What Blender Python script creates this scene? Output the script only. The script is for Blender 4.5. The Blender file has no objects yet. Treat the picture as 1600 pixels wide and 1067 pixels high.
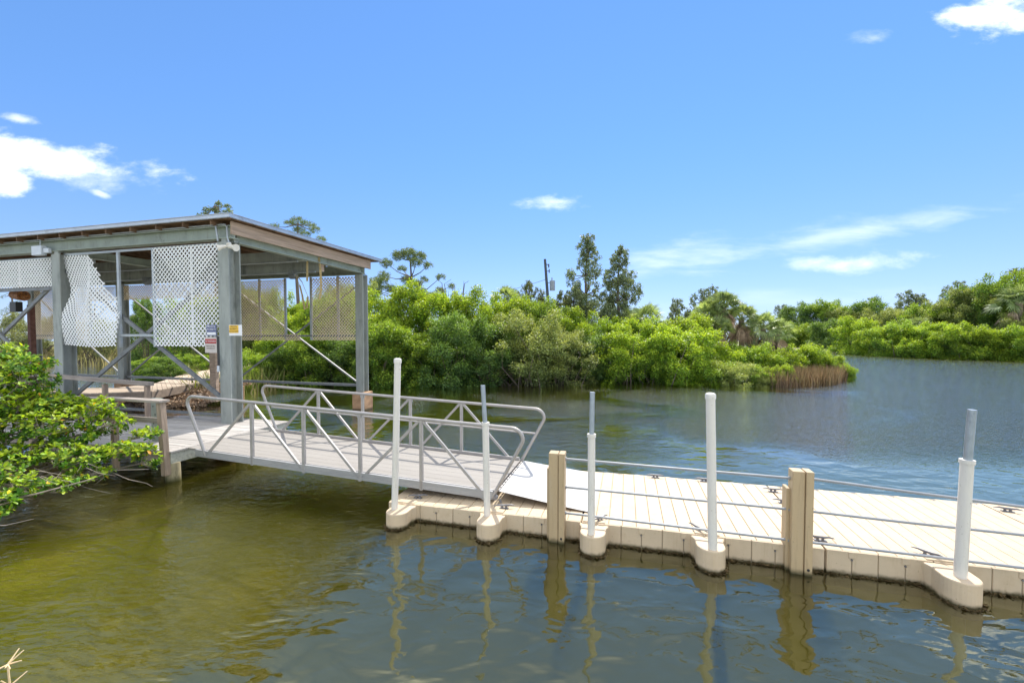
import bpy, bmesh, math, random
import numpy as np
from mathutils import Vector, Matrix, noise as mnoise
R = math.radians
rng = np.random.default_rng(7)
random.seed(5)
scene = bpy.context.scene
COL = scene.collection

# ---------------------------------------------------------------- camera
cam_d = bpy.data.cameras.new('camera'); cam = bpy.data.objects.new('camera', cam_d); COL.objects.link(cam)
cam.location = (0, 0, 3.0); cam.rotation_euler = (R(90 - 1.8), 0, 0)
cam_d.sensor_width = 36; cam_d.lens = 36 * 660 / 1600.0
cam_d.shift_y = (542.74 - 533.5) / 1600.0
cam_d.clip_start = 0.05; cam_d.clip_end = 6000
scene.camera = cam

# ---------------------------------------------------------------- sun, sky, exposure
SUN = Vector((0.29, 0.75, 0.94)).normalized()
SE = math.asin(SUN.z); SA = math.atan2(SUN.x, SUN.y)
sd = bpy.data.lights.new('sun', 'SUN'); sun = bpy.data.objects.new('sun', sd); COL.objects.link(sun)
sd.energy = 4.1; sd.angle = R(0.6); sd.color = (1.0, 0.955, 0.88)
sun.rotation_euler = (-SUN).to_track_quat('-Z', 'Y').to_euler(); sun.location = (20, 40, 60)
scene.view_settings.view_transform = 'Standard'; scene.view_settings.look = 'None'
scene.view_settings.gamma = 1; scene.view_settings.exposure = 0.6
scene.render.engine = 'CYCLES'
scene.cycles.sample_clamp_direct = 4; scene.cycles.sample_clamp_indirect = 4; scene.cycles.max_bounces = 8; scene.cycles.transparent_max_bounces = 12

class NT:
    def __init__(s, tree): s.t = tree; s.n = tree.nodes; s.l = tree.links
    def node(s, ty, **kw):
        n = s.n.new(ty)
        for k, v in kw.items():
            if k.startswith('i_'): n.inputs[k[2:]].default_value = v
            else: setattr(n, k, v)
        return n
    def inp(s, sock, v):
        if isinstance(v, (int, float, tuple, list)): sock.default_value = v
        else: s.l.new(v, sock)
    def math(s, op, a, b=0.0, c=0.0, clamp=False):
        n = s.n.new('ShaderNodeMath'); n.operation = op; n.use_clamp = clamp
        s.inp(n.inputs[0], a); s.inp(n.inputs[1], b); s.inp(n.inputs[2], c); return n.outputs[0]
    def mix(s, f, a, b, bt='MIX'):
        n = s.n.new('ShaderNodeMix'); n.data_type = 'RGBA'; n.blend_type = bt
        s.inp(n.inputs[0], f); s.inp(n.inputs[6], a); s.inp(n.inputs[7], b); return n.outputs[2]
    def noise(s, vec, scale, detail=4, rough=.55, dist=0.0):
        n = s.n.new('ShaderNodeTexNoise'); n.inputs['Scale'].default_value = scale
        n.inputs['Detail'].default_value = detail; n.inputs['Roughness'].default_value = rough
        n.inputs['Distortion'].default_value = dist
        if vec is not None: s.l.new(vec, n.inputs['Vector'])
        return n.outputs['Fac']
    def ramp(s, f, stops):
        n = s.n.new('ShaderNodeValToRGB'); e = n.color_ramp.elements
        while len(e) < len(stops): e.new(.5)
        for i, (p, c) in enumerate(stops):
            e[i].position = p; e[i].color = (c, c, c, 1) if isinstance(c, (int, float)) else (*c, 1)
        s.inp(n.inputs[0], f); return n.outputs[0]
    def mapping(s, vec, scale=(1, 1, 1), rot=(0, 0, 0), loc=(0, 0, 0)):
        n = s.n.new('ShaderNodeMapping'); n.inputs['Scale'].default_value = scale
        n.inputs['Rotation'].default_value = rot; n.inputs['Location'].default_value = loc
        s.l.new(vec, n.inputs['Vector']); return n.outputs[0]
    def smooth(s, x, a, b):
        n = s.n.new('ShaderNodeMapRange'); n.interpolation_type = 'SMOOTHSTEP'
        s.inp(n.inputs[0], x); n.inputs[1].default_value = a; n.inputs[2].default_value = b
        return n.outputs[0]

world = bpy.data.worlds.new('World'); scene.world = world; world.use_nodes = True
wt = NT(world.node_tree); wt.n.clear()
sky = wt.node('ShaderNodeTexSky'); sky.sky_type = 'NISHITA'; sky.sun_disc = False
sky.sun_elevation = SE; sky.sun_rotation = SA
sky.air_density = 1.0; sky.dust_density = 0.0; sky.ozone_density = 3.0; sky.altitude = 0
tc = wt.node('ShaderNodeTexCoord'); D = tc.outputs['Generated']
sx = wt.node('ShaderNodeSeparateXYZ'); wt.l.new(D, sx.inputs[0])
dx, dy, dz = sx.outputs
yy = wt.math('MAXIMUM', dy, 0.02)
qx = wt.math('DIVIDE', dx, yy); qz = wt.math('DIVIDE', dz, yy)
front = wt.smooth(dy, 0.05, 0.25)
cb = wt.node('ShaderNodeCombineXYZ'); wt.l.new(qx, cb.inputs[0]); wt.l.new(qz, cb.inputs[1])
Q = cb.outputs[0]
dn = wt.node('ShaderNodeTexNoise'); dn.inputs['Scale'].default_value = 3.2; dn.inputs['Detail'].default_value = 5; wt.l.new(wt.mapping(Q, (1, 1.6, 1)), dn.inputs['Vector'])
ds = wt.node('ShaderNodeSeparateColor'); wt.l.new(dn.outputs['Color'], ds.inputs[0])
qx0, qz0 = qx, qz
qx = wt.math('ADD', qx0, wt.math('MULTIPLY', wt.math('SUBTRACT', ds.outputs[0], .5), .16)); qz = wt.math('ADD', qz0, wt.math('MULTIPLY', wt.math('SUBTRACT', ds.outputs[1], .5), .055))
n1 = wt.noise(wt.mapping(Q, (1, 2.2, 1)), 7, 8, .62)
n2 = wt.noise(wt.mapping(Q, (1, 4.5, 1), (0, 0, R(-6)), (3, 1, 0)), 4.5, 7, .6, .3)
def cloud(px, py, rx, ry, slope, nz, amp, lo, hi, dens):
    a = (px - 800) / 660; b = (522 - py) / 660; rx /= 660; ry /= 660
    X = wt.math('SUBTRACT', qx, a)
    Y = wt.math('SUBTRACT', wt.math('SUBTRACT', qz, b), wt.math('MULTIPLY', X, slope))
    X2 = wt.math('POWER', wt.math('ABSOLUTE', wt.math('DIVIDE', X, rx)), 2.0)
    Y2 = wt.math('POWER', wt.math('ABSOLUTE', wt.math('DIVIDE', Y, ry)), 2.0)
    d = wt.math('SUBTRACT', 1.0, wt.math('SQRT', wt.math('ADD', X2, Y2)))
    f = wt.math('ADD', d, wt.math('MULTIPLY', wt.math('SUBTRACT', nz, .5), amp))
    return wt.math('MULTIPLY', wt.smooth(f, lo, hi), dens)
parts = [cloud(50, 247, 262, 36, -.17, n1, 2.3, -.02, .85, .95), cloud(-10, 285, 85, 26, -.05, n1, 2.0, 0, .6, .9),
         cloud(150, 275, 190, 30, -.12, n1, 2.5, .1, 1.0, .45),
         cloud(42, 191, 46, 10, -.15, n1, 2.6, .1, 1.1, .55), cloud(166, 303, 22, 7, -.3, n1, 1.6, 0, .8, .5),
         cloud(1535, 36, 105, 44, .1, n1, 2.6, .0, .9, .92), cloud(1335, 66, 50, 18, .1, n1, 3.0, .1, 1.5, .4),
         cloud(868, 318, 62, 16, .05, n1, 3.0, .15, 1.3, .75), cloud(1060, 405, 130, 50, .1, n2, 2.6, .1, 1.6, .5),
         cloud(1318, 411, 150, 18, .06, n1, 2.6, .1, 1.5, .7), cloud(1330, 365, 330, 30, .17, n2, 2.2, .1, 1.4, .4),
         cloud(1250, 470, 420, 26, .05, n2, 1.8, .2, 1.6, .2)]
cf = parts[0]
for p_ in parts[1:]: cf = wt.math('MAXIMUM', cf, p_)
cf = wt.math('MULTIPLY', cf, front)
# unseen broken cloud added: overhead for water reflections, behind the camera as fill light
n3 = wt.noise(D, 4.5, 8, .6)
hi_ = wt.math('MULTIPLY', wt.smooth(wt.noise(wt.mapping(D, (1, 1, 1.5)), 1.8, 2, .4), .22, .75), wt.smooth(dz, .60, .90))
bk_ = wt.math('MULTIPLY', wt.smooth(n3, .40, .60), wt.smooth(wt.math('MULTIPLY', dy, -1.0), .0, .3))
cf = wt.math('MAXIMUM', cf, wt.math('MAXIMUM', hi_, bk_))
hs = wt.node('ShaderNodeHueSaturation'); wt.l.new(sky.outputs[0], hs.inputs['Color'])
hs.inputs['Saturation'].default_value = 1.08; hs.inputs['Value'].default_value = 1.0
vs_ = wt.node('ShaderNodeVectorMath'); vs_.operation = 'SCALE'; vs_.inputs[3].default_value = .105; wt.l.new(hs.outputs[0], vs_.inputs[0])
gm_ = wt.node('ShaderNodeGamma'); gm_.inputs[1].default_value = .60; wt.l.new(vs_.outputs[0], gm_.inputs[0])
SKYC = wt.mix(1.0, gm_.outputs[0], wt.mix(wt.smooth(dz, .0, .42), (4.75, 5.8, 9.0, 1), (4.05, 6.2, 9.4, 1)), 'MULTIPLY')
cs = wt.mix(cf, SKYC, wt.mix(wt.smooth(dz, .60, .75), (10.2, 10.6, 11.2, 1), (19, 19, 18.5, 1)))
bg = wt.node('ShaderNodeBackground'); bg.inputs['Strength'].default_value = 0.105
wt.l.new(cs, bg.inputs[0]); wo = wt.node('ShaderNodeOutputWorld'); wt.l.new(bg.outputs[0], wo.inputs[0])

# ---------------------------------------------------------------- materials
def material(name, base, rough=.6, metal=0, spec=.5, var=.25, nscale=6, stretch=(1, 1, 1), bump=.0, bscale=60, dark=None, dscale=2.0, dth=(.55, .75), wet=None, seg=0, speck=None, streak=None):
    m = bpy.data.materials.new(name); m.use_nodes = True; t = NT(m.node_tree); b = t.n['Principled BSDF']
    tc = t.node('ShaderNodeTexCoord'); O = tc.outputs['Object']
    V = t.mapping(O, stretch)
    f = t.noise(V, nscale, 6, .6)
    c0 = tuple(x * (1 - var) for x in base) + (1,); c1 = tuple(min(1, x * (1 + var)) for x in base) + (1,)
    col = t.mix(t.smooth(f, .25, .75), c0, c1)
    if seg:
        g = t.node('ShaderNodeNewGeometry')
        hv = t.math('MULTIPLY_ADD', g.outputs['Random Per Island'], seg, 1 - seg / 2)
        cc = t.node('ShaderNodeCombineXYZ'); [t.l.new(hv, i) for i in cc.inputs]
        col = t.mix(1.0, col, cc.outputs[0], 'MULTIPLY')
    if dark:
        f2 = t.noise(t.mapping(O, stretch, (0, 0, 0), (4, 7, 1)), dscale, 7, .68)
        col = t.mix(t.smooth(f2, *dth), col, (*dark, 1))
    if streak:                                     # grime running down and scuffs
        f3 = t.noise(t.mapping(O, (14, 14, 1.2), (0, 0, 0), (1, 3, 2)), 1.0, 5, .7)
        col = t.mix(t.math('MULTIPLY', t.smooth(f3, .52, .78), .55), col, (*streak, 1))
        f5 = t.noise(t.mapping(O, (3, 9, 9), (0, 0, .5), (9, 3, 2)), 3.0, 8, .75)
        col = t.mix(t.math('MULTIPLY', t.smooth(f5, .60, .72), .40), col, (*streak, 1))
    if speck:
        f4 = t.noise(t.mapping(O, (1, 1, 1), (0, 0, 0), (5, 5, 5)), 38, 2, .5)
        col = t.mix(t.math('MULTIPLY', t.smooth(f4, .70, .74), .7), col, (*speck, 1))
    if wet:
        g = t.node('ShaderNodeNewGeometry'); sp = t.node('ShaderNodeSeparateXYZ'); t.l.new(g.outputs['Position'], sp.inputs[0])
        zz = t.math('ADD', sp.outputs[2], t.math('MULTIPLY', t.math('SUBTRACT', t.noise(O, 14, 5), .5), .07))
        col = t.mix(t.smooth(zz, wet[1], wet[0]), col, (*wet[2], 1))
    t.l.new(col, b.inputs['Base Color'])
    b.inputs['Roughness'].default_value = rough; b.inputs['Metallic'].default_value = metal
    b.inputs['Specular IOR Level'].default_value = spec
    if bump:
        bn = t.node('ShaderNodeBump'); bn.inputs['Strength'].default_value = bump; bn.inputs['Distance'].default_value = .01
        t.l.new(t.noise(t.mapping(O, stretch), bscale, 5, .6), bn.inputs['Height']); t.l.new(bn.outputs[0], b.inputs['Normal'])
    return m
M = {}
M['steel'] = material('green_grey_painted_steel', (.315, .335, .305), .6, 0, .4, .16, 3, (1, 1, .35), .12, 30, (.13, .15, .14), 2.2, (.50, .75), streak=(.19, .19, .165), speck=(.14, .10, .07))
M['beam'] = material('green_painted_beam', (.31, .35, .295), .6, 0, .4, .14, 2.5, (1, 1, 1), .1, 30, (.16, .17, .14), 2.5, (.54, .78), streak=(.20, .19, .15), speck=(.15, .10, .06))
M['brace'] = material('grey_brace_steel', (.20, .21, .21), .5, .2, .5, .2, 5, dark=(.12, .09, .07), dscale=5)
M['rod'] = material('light_brace_steel', (.30, .30, .285), .5, .2, .5, .15, 5, dark=(.2, .15, .12), dscale=6)
M['stud'] = material('galvanised_stud', (.40, .43, .44), .45, .4, .5, .12, 4)
M['alu'] = material('brushed_aluminium', (.38, .355, .33), .5, .35, .5, .10, 6, (1, 1, 1), .05, 60, (.42, .40, .37), 4, (.6, .8))
M['aludeck'] = material('aluminium_deck', (.29, .265, .235), .75, .0, .4, .05, 5, (.4, 3, 1), .05, 80, (.25, .225, .19), 3.0, (.50, .85), seg=.08, speck=(.2, .18, .15), streak=(.27, .25, .22))
M['aluskirt'] = material('aluminium_skirt', (.38, .375, .365), .55, .3, .4, .10, 5, (.4, 1, 3), .03, 50, (.36, .35, .33), 4)
M['flap'] = material('transition_plate', (.48, .465, .445), .65, .05, .4, .05, 4, dark=(.30, .28, .24), dscale=3, dth=(.50, .85), speck=(.22, .2, .17), streak=(.30, .28, .25), bump=.25, bscale=70)
M['plastic'] = material('beige_dock_plastic', (.57, .45, .305), .6, 0, .3, .05, 3, (1, 1, 1), .10, 120, (.50, .38, .24), 4, (.50, .80), wet=(.005, .07, (.085, .07, .03)), speck=(.30, .22, .13), streak=(.42, .31, .18))
M['plasticgap'] = material('beige_dock_seam', (.33, .27, .19), .8, 0, .2, .1, 5)
M['holder'] = material('beige_pile_holder', (.58, .45, .30), .55, 0, .4, .04, 3, (1, 1, 1), .05, 100, (.58, .47, .33), 3, (.5, .8), wet=(.005, .07, (.085, .07, .03)), speck=(.30, .22, .13), streak=(.42, .31, .18))
M['railpost'] = material('tan_rail_post', (.46, .34, .195), .5, 0, .4, .05, 3, (1, 1, .3), .05, 90, (.46, .36, .23), 4, (.5, .8), wet=(.005, .08, (.085, .07, .03)), speck=(.2, .15, .09), streak=(.27, .19, .10))
M['pvc'] = material('white_pvc', (.70, .66, .585), .45, 0, .4, .03, 3, (1, 1, .3), .02, 60, (.62, .58, .50), 4, (.52, .8), wet=(.0, .12, (.28, .25, .10)), speck=(.35, .30, .22), streak=(.48, .43, .34))
M['galv'] = material('galvanised_pipe', (.36, .40, .43), .4, .5, .5, .12, 20, (1, 1, .4), .03, 60, (.24, .26, .28), 9)
M['pipe'] = material('grey_rail_pipe', (.30, .31, .32), .45, .2, .5, .08, 8)
M['lattice'] = material('white_lattice', (.88, .88, .86), .5, 0, .4, .03, 4, dark=(.66, .66, .62), dscale=3, dth=(.6, .85))
M['latticeold'] = material('weathered_lattice', (.74, .60, .41), .7, 0, .3, .06, 4, dark=(.55, .49, .36), dscale=3)
M['roof'] = material('galvanised_roof', (.52, .55, .58), .4, .6, .5, .08, 2, dark=(.38, .38, .38), dscale=3)
M['joist'] = material('brown_joist', (.17, .105, .065), .8, 0, .2, .3, 5, (1, 1, 1), .2, 40, (.13, .08, .05), 3, seg=.25)
M['decking'] = material('brown_roof_boards', (.24, .145, .09), .85, 0, .2, .25, 4, (1, .3, 1), .2, 40, (.12, .07, .045), 2)
M['fascia'] = material('weathered_fascia', (.46, .34, .25), .8, 0, .2, .22, 3, (2, .35, 8), .25, 30, (.25, .17, .12), 2.5, (.5, .75))
M['greywood'] = material('grey_deck_boards', (.42, .39, .355), .85, 0, .2, .18, 4, (.35, 8, 8), .35, 12, (.24, .20, .17), 3, (.52, .78), seg=.28)
M['postwood'] = material('brown_grey_post_wood', (.35, .265, .20), .85, 0, .2, .25, 3, (8, 8, .5), .3, 14, (.19, .14, .10), 2.5, (.5, .75))
M['capwood'] = material('grey_cap_board', (.33, .285, .245), .85, 0, .2, .25, 3, (.5, 8, 8), .3, 14, (.18, .145, .12), 2.5, (.5, .75))
M['beamwood'] = material('pale_beam_wood', (.50, .50, .43), .8, 0, .2, .15, 3, (.5, 6, 6), .25, 20, (.30, .29, .22), 2.5, (.5, .75))
M['piling'] = material('algae_piling', (.36, .31, .20), .85, 0, .2, .3, 5, (3, 3, .6), .5, 14, (.14, .12, .06), 4, (.5, .72), wet=(-.02, .18, (.085, .08, .03)))
M['walk'] = material('sandy_boardwalk', (.56, .45, .34), .85, 0, .2, .12, 4, (.6, 6, 1), .15, 20, (.40, .30, .22), 2, (.55, .8), seg=.15)
M['walkside'] = material('boardwalk_side', (.30, .235, .18), .85, 0, .2, .2, 4, dark=(.16, .12, .09))
M['cap'] = material('orange_brown_concrete', (.44, .27, .155), .85, 0, .2, .25, 4, (1, 1, 1), .4, 20, (.26, .15, .09), 3, (.5, .75), wet=(.02, .14, (.09, .07, .04)))
M['black'] = material('black_plastic', (.02, .02, .022), .4)
M['cleat'] = material('grey_cleat', (.17, .165, .17), .5, .3)
M['motor'] = material('rusty_orange_motor', (.40, .16, .045), .6, .1, .4, .4, 20, dark=(.10, .05, .03), dscale=15, dth=(.45, .65))
M['rust'] = material('rusty_post', (.17, .085, .065), .8, 0, .3, .3, 6)
M['box'] = material('pale_grey_box', (.58, .62, .66), .45, 0, .5, .04, 6)
M['lampw'] = material('cream_lamp_housing', (.75, .70, .60), .4, 0, .5, .04, 6)
M['rope'] = material('yellow_strap', (.52, .40, .20), .8, 0, .2, .2, 30)
M['signw'] = material('white_sign', (.80, .80, .80), .4, 0, .5, .02)
M['signy'] = material('yellow_sign', (.85, .52, .05), .4, 0, .5, .05, 30)
M['signb'] = material('blue_sign', (.10, .12, .25), .4, 0, .5, .03)
M['signr'] = material('red_sign', (.42, .045, .04), .4, 0, .5, .05)
M['signc'] = material('cream_sign', (.58, .52, .47), .5, 0, .4, .05)
M['ink'] = material('dark_lettering', (.10, .05, .02), .5)
M['inkw'] = material('white_lettering', (.8, .8, .82), .5)
M['pole'] = material('dark_utility_pole', (.075, .085, .10), .8, 0, .3, .2, 3)
M['transformer'] = material('grey_transformer', (.28, .31, .34), .5, .2)
M['bark'] = material('grey_bark', (.16, .13, .10), .9, 0, .2, .35, 6, (1, 1, .4), .4, 20, (.07, .055, .04), 5)
M['palebark'] = material('pale_twig', (.30, .25, .20), .85, 0, .2, .25, 9)
M['palmbark'] = material('palm_trunk', (.26, .20, .15), .9, 0, .2, .35, 9, (1, 1, 1), .5, 20)
M['dryfrond'] = material('dry_frond', (.42, .30, .20), .9, 0, .1, .35, 5, seg=.6)
M['straw'] = material('dry_straw', (.68, .52, .30), .8, 0, .2, .15, 20)
M['rock'] = material('riprap_rock', (.20, .16, .125), .9, 0, .2, .35, 3, (1, 1, 1), .5, 10, (.14, .11, .08), 3)

def leaf_mat(name, c1, c2, trans=.42, tip=None, tipz=(1.5, 4.0), rough=.45, tcol=None):
    """leaves: two greens in patches, a yellower new growth on the upper shoots, light coming through"""
    m = bpy.data.materials.new(name); m.use_nodes = True; t = NT(m.node_tree); t.n.clear()
    tc = t.node('ShaderNodeTexCoord'); g = t.node('ShaderNodeNewGeometry'); oi = t.node('ShaderNodeObjectInfo')
    off = t.node('ShaderNodeVectorMath'); off.operation = 'ADD'; t.l.new(tc.outputs['Object'], off.inputs[0])
    cx = t.node('ShaderNodeCombineXYZ')
    r10 = t.math('MULTIPLY', oi.outputs['Random'], 40.0)
    for i in cx.inputs: t.l.new(r10, i)
    t.l.new(cx.outputs[0], off.inputs[1])
    f = t.noise(off.outputs[0], 1.1, 3, .6)
    col = t.mix(t.smooth(f, .35, .65), (*c1, 1), (*c2, 1))
    rnd = g.outputs['Random Per Island']
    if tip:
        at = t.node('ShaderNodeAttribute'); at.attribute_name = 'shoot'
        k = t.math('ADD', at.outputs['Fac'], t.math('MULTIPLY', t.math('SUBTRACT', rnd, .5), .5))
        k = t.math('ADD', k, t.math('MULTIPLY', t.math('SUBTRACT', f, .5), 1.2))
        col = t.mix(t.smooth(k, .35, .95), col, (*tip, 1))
    v = t.math('MULTIPLY_ADD', rnd, .95, .50)
    v = t.math('MULTIPLY', v, t.math('MULTIPLY_ADD', oi.outputs['Random'], .3, .85))
    hv = t.node('ShaderNodeHueSaturation'); t.l.new(col, hv.inputs['Color']); t.l.new(v, hv.inputs['Value'])
    r2 = t.math('FRACT', t.math('MULTIPLY', rnd, 17.3))
    t.l.new(t.math('MULTIPLY_ADD', r2, .035, .4825), hv.inputs['Hue'])
    b = t.node('ShaderNodeBsdfPrincipled'); b.inputs['Roughness'].default_value = rough
    b.inputs['Specular IOR Level'].default_value = .35
    t.l.new(hv.outputs[0], b.inputs['Base Color'])
    tr = t.node('ShaderNodeBsdfTranslucent')
    tm = t.mix(1.0, hv.outputs[0], (*(tcol or (1.25, 1.2, .5)), 1), 'MULTIPLY'); t.l.new(tm, tr.inputs[0])
    mx = t.node('ShaderNodeMixShader'); mx.inputs[0].default_value = trans
    t.l.new(b.outputs[0], mx.inputs[1]); t.l.new(tr.outputs[0], mx.inputs[2])
    o = t.node('ShaderNodeOutputMaterial'); t.l.new(mx.outputs[0], o.inputs[0]); return m
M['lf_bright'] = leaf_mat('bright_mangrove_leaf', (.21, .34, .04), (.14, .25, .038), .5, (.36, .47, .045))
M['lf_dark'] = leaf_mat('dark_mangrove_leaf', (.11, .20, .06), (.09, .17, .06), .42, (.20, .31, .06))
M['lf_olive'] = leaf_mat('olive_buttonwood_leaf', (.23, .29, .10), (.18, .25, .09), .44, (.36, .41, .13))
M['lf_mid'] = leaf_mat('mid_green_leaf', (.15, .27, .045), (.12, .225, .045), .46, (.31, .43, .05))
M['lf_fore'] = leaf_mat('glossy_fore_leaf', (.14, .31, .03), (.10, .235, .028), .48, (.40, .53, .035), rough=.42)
M['lf_yellow'] = leaf_mat('yellowing_leaf', (.60, .50, .03), (.65, .34, .03), .4)
M['lf_cedar'] = leaf_mat('dark_conifer_foliage', (.22, .28, .14), (.23, .27, .14), .45, tcol=(1.1, 1.1, .7))
M['lf_pine'] = leaf_mat('pine_needles', (.15, .21, .075), (.18, .22, .08), .35)
M['lf_pale'] = leaf_mat('pale_marsh_shrub', (.20, .23, .10), (.17, .20, .09), .35, (.28, .30, .12))
M['lf_palm'] = leaf_mat('palm_blade', (.33, .40, .18), (.26, .34, .15), .42, (.42, .48, .18))
M['gr_brown'] = leaf_mat('brown_reed', (.24, .17, .10), (.20, .155, .085), .35, tcol=(1.2, 1.05, .7))
M['gr_green'] = leaf_mat('green_grass_blade', (.20, .24, .06), (.15, .21, .05), .4)
M['gr_marsh'] = leaf_mat('straw_marsh_blade', (.40, .35, .16), (.33, .31, .13), .4, tcol=(1.1, 1.05, .8))

# ---------------------------------------------------------------- frame of the docks: s along, t away, z up
ANG = R(-15.1); U = (math.cos(ANG), math.sin(ANG)); V_ = (-math.sin(ANG), math.cos(ANG)); OX, OY = .64847, 6.02287
def W(s, t, z): return Vector((OX + s * U[0] + t * V_[0], OY + s * U[1] + t * V_[1], z))
INV = {}
def tag(o, label=None, cat=None, group=None, kind=None):
    for k, v in (('label', label), ('category', cat), ('group', group), ('kind', kind)):
        if v: o[k] = v
    return o
def thing(name, label, cat, loc, rz=0, group=None):
    o = bpy.data.objects.new(name, None); COL.objects.link(o); o.location = loc; o.rotation_euler = (0, 0, rz)
    o.empty_display_size = .3
    INV[o.name] = (Matrix.Translation(loc) @ Matrix.Rotation(rz, 4, 'Z')).inverted()
    return tag(o, label, cat, group)

class MB:
    """collects shapes in the dock frame (s, t, z) or the world frame and links them as one mesh object"""
    def __init__(s, f=W): s.v = []; s.f = []; s.fr = f; s.mi = []; s.cur = 0
    def add(s, verts, faces, world=False):
        n = len(s.v)
        s.v += [Vector(p) if world else s.fr(*p) for p in verts]
        s.f += [[n + i for i in f] for f in faces]; s.mi += [s.cur] * len(faces)
    def box(s, a, b, tz=None):
        x0, y0, z0 = a; x1, y1, z1 = b
        s.add([(x0, y0, z0), (x1, y0, z0), (x1, y1, z0), (x0, y1, z0), (x0, y0, z1), (x1, y0, z1), (x1, y1, z1), (x0, y1, z1)],
              [(0, 3, 2, 1), (4, 5, 6, 7), (0, 1, 5, 4), (1, 2, 6, 5), (2, 3, 7, 6), (3, 0, 4, 7)])
    def bar(s, p, q, w, h=None, up=(0, 0, 1), world=False):
        """rectangular bar between two points"""
        h = h or w; P, Q_ = (Vector(p), Vector(q)) if world else (s.fr(*p), s.fr(*q))
        d = (Q_ - P).normalized(); up = Vector(up)
        if abs(d.dot(up)) > .98: up = Vector((V_[0], V_[1], 0))
        x = d.cross(up).normalized() * w / 2; y = d.cross(x).normalized() * h / 2
        vs = [P - x - y, P + x - y, P + x + y, P - x + y, Q_ - x - y, Q_ + x - y, Q_ + x + y, Q_ - x + y]
        s.add(vs, [(0, 3, 2, 1), (4, 5, 6, 7), (0, 1, 5, 4), (1, 2, 6, 5), (2, 3, 7, 6), (3, 0, 4, 7)], True)
    def tube(s, pts, r, n=10, world=False, cap=True):
        P = [Vector(p) if world else s.fr(*p) for p in pts]; k = len(P)
        rs = r if isinstance(r, (list, tuple)) else [r] * k
        base = len(s.v); ref = None
        for i in range(k):
            d = (P[min(i + 1, k - 1)] - P[max(i - 1, 0)]).normalized()
            if ref is None: ref = d.orthogonal().normalized()
            ref = (ref - d * ref.dot(d)).normalized(); o = d.cross(ref)
            for j in range(n):
                a = 2 * math.pi * j / n
                s.v.append(P[i] + (ref * math.cos(a) + o * math.sin(a)) * rs[i])
        for i in range(k - 1):
            for j in range(n):
                a = base + i * n + j; b = base + i * n + (j + 1) % n
                s.f.append([a, b, b + n, a + n]); s.mi.append(s.cur)
        if cap:
            s.f.append([base + j for j in range(n)][::-1]); s.mi.append(s.cur)
            s.f.append([base + (k - 1) * n + j for j in range(n)]); s.mi.append(s.cur)
    def prism(s, outline, z0, z1):
        n = len(outline)
        z0 = z0 if callable(z0) else (lambda a, b, c=z0: c); z1 = z1 if callable(z1) else (lambda a, b, c=z1: c)
        vs = [(a, b, z0(a, b)) for a, b in outline] + [(a, b, z1(a, b)) for a, b in outline]
        s.add(vs, [tuple(range(n))[::-1], tuple(range(n, 2 * n))] + [(i, (i + 1) % n, n + (i + 1) % n, n + i) for i in range(n)])
    def build(s, name, mat, parent=None, smooth=False, bevel=0, root=None):
        me = bpy.data.meshes.new(name)
        top = parent
        while top is not None and top.parent is not None: top = top.parent
        if top is not None: inv = INV[top.name]; vs = [inv @ v for v in s.v]; org = None
        else:
            a = np.array([tuple(v) for v in s.v]); c = (a.min(0) + a.max(0)) / 2
            org = Vector((c[0], c[1], a[:, 2].min())); vs = [v - org for v in s.v]
        me.from_pydata([tuple(v) for v in vs], [], s.f)
        mats = mat if isinstance(mat, (list, tuple)) else [mat]
        for m in mats: me.materials.append(m)
        me.polygons.foreach_set('material_index', s.mi)
        bm = bmesh.new(); bm.from_mesh(me); bmesh.ops.recalc_face_normals(bm, faces=bm.faces); bm.to_mesh(me); bm.free()
        if smooth:
            me.polygons.foreach_set('use_smooth', [True] * len(me.polygons))
            me.set_sharp_from_angle(angle=R(40))
        o = bpy.data.objects.new(name, me); COL.objects.link(o)
        if org is not None: o.location = org
        if parent is not None: o.parent = parent
        if bevel:
            b = o.modifiers.new('bevel', 'BEVEL'); b.width = bevel; b.segments = 2; b.limit_method = 'ANGLE'; b.angle_limit = R(40)
        return o
def arc(c, r, a0, a1, n, plane):
    return [plane(c[0] + r * math.cos(a0 + (a1 - a0) * i / n), c[1] + r * math.sin(a0 + (a1 - a0) * i / n)) for i in range(n + 1)]

# ================================================================ GROUND, WATER
def poly_sd(px, py, P):
    """signed distance, positive inside"""
    d = np.full(px.shape, 1e9); ins = np.zeros(px.shape, bool); n = len(P)
    for i in range(n):
        x0, y0 = P[i]; x1, y1 = P[(i + 1) % n]
        ex, ey = x1 - x0, y1 - y0; tt = np.clip(((px - x0) * ex + (py - y0) * ey) / (ex * ex + ey * ey), 0, 1)
        d = np.minimum(d, np.hypot(px - x0 - tt * ex, py - y0 - tt * ey))
        c = ((y0 > py) != (y1 > py)) & (px < ex * (py - y0) / (ey + 1e-12) + x0); ins ^= c
    return np.where(ins, d, -d)
MID = [(-15.6, 19.6), (-15.0, 18.2), (-13.2, 18.6), (-12.6, 22), (-13.2, 25.2), (-9, 25.0), (-5.2, 23.6), (-1, 23.9), (3.7, 24.9), (8, 24.9), (11, 24.6), (15.3, 23.7),
       (18.5, 24.8), (21.0, 27.0), (22.4, 28.4), (21.5, 32), (16, 36), (12, 44), (10, 60), (12, 90), (20, 140), (-60, 160), (-30, 60), (-27, 42), (-24, 30), (-20, 24), (-17.5, 21)]
RIGHT = [(13, 110), (20, 96), (30, 86), (42, 77), (50.3, 65.5), (51.3, 56), (54.5, 47.5), (62, 39), (74, 30), (110, 22), (180, 20), (180, 160), (20, 160)]
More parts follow.
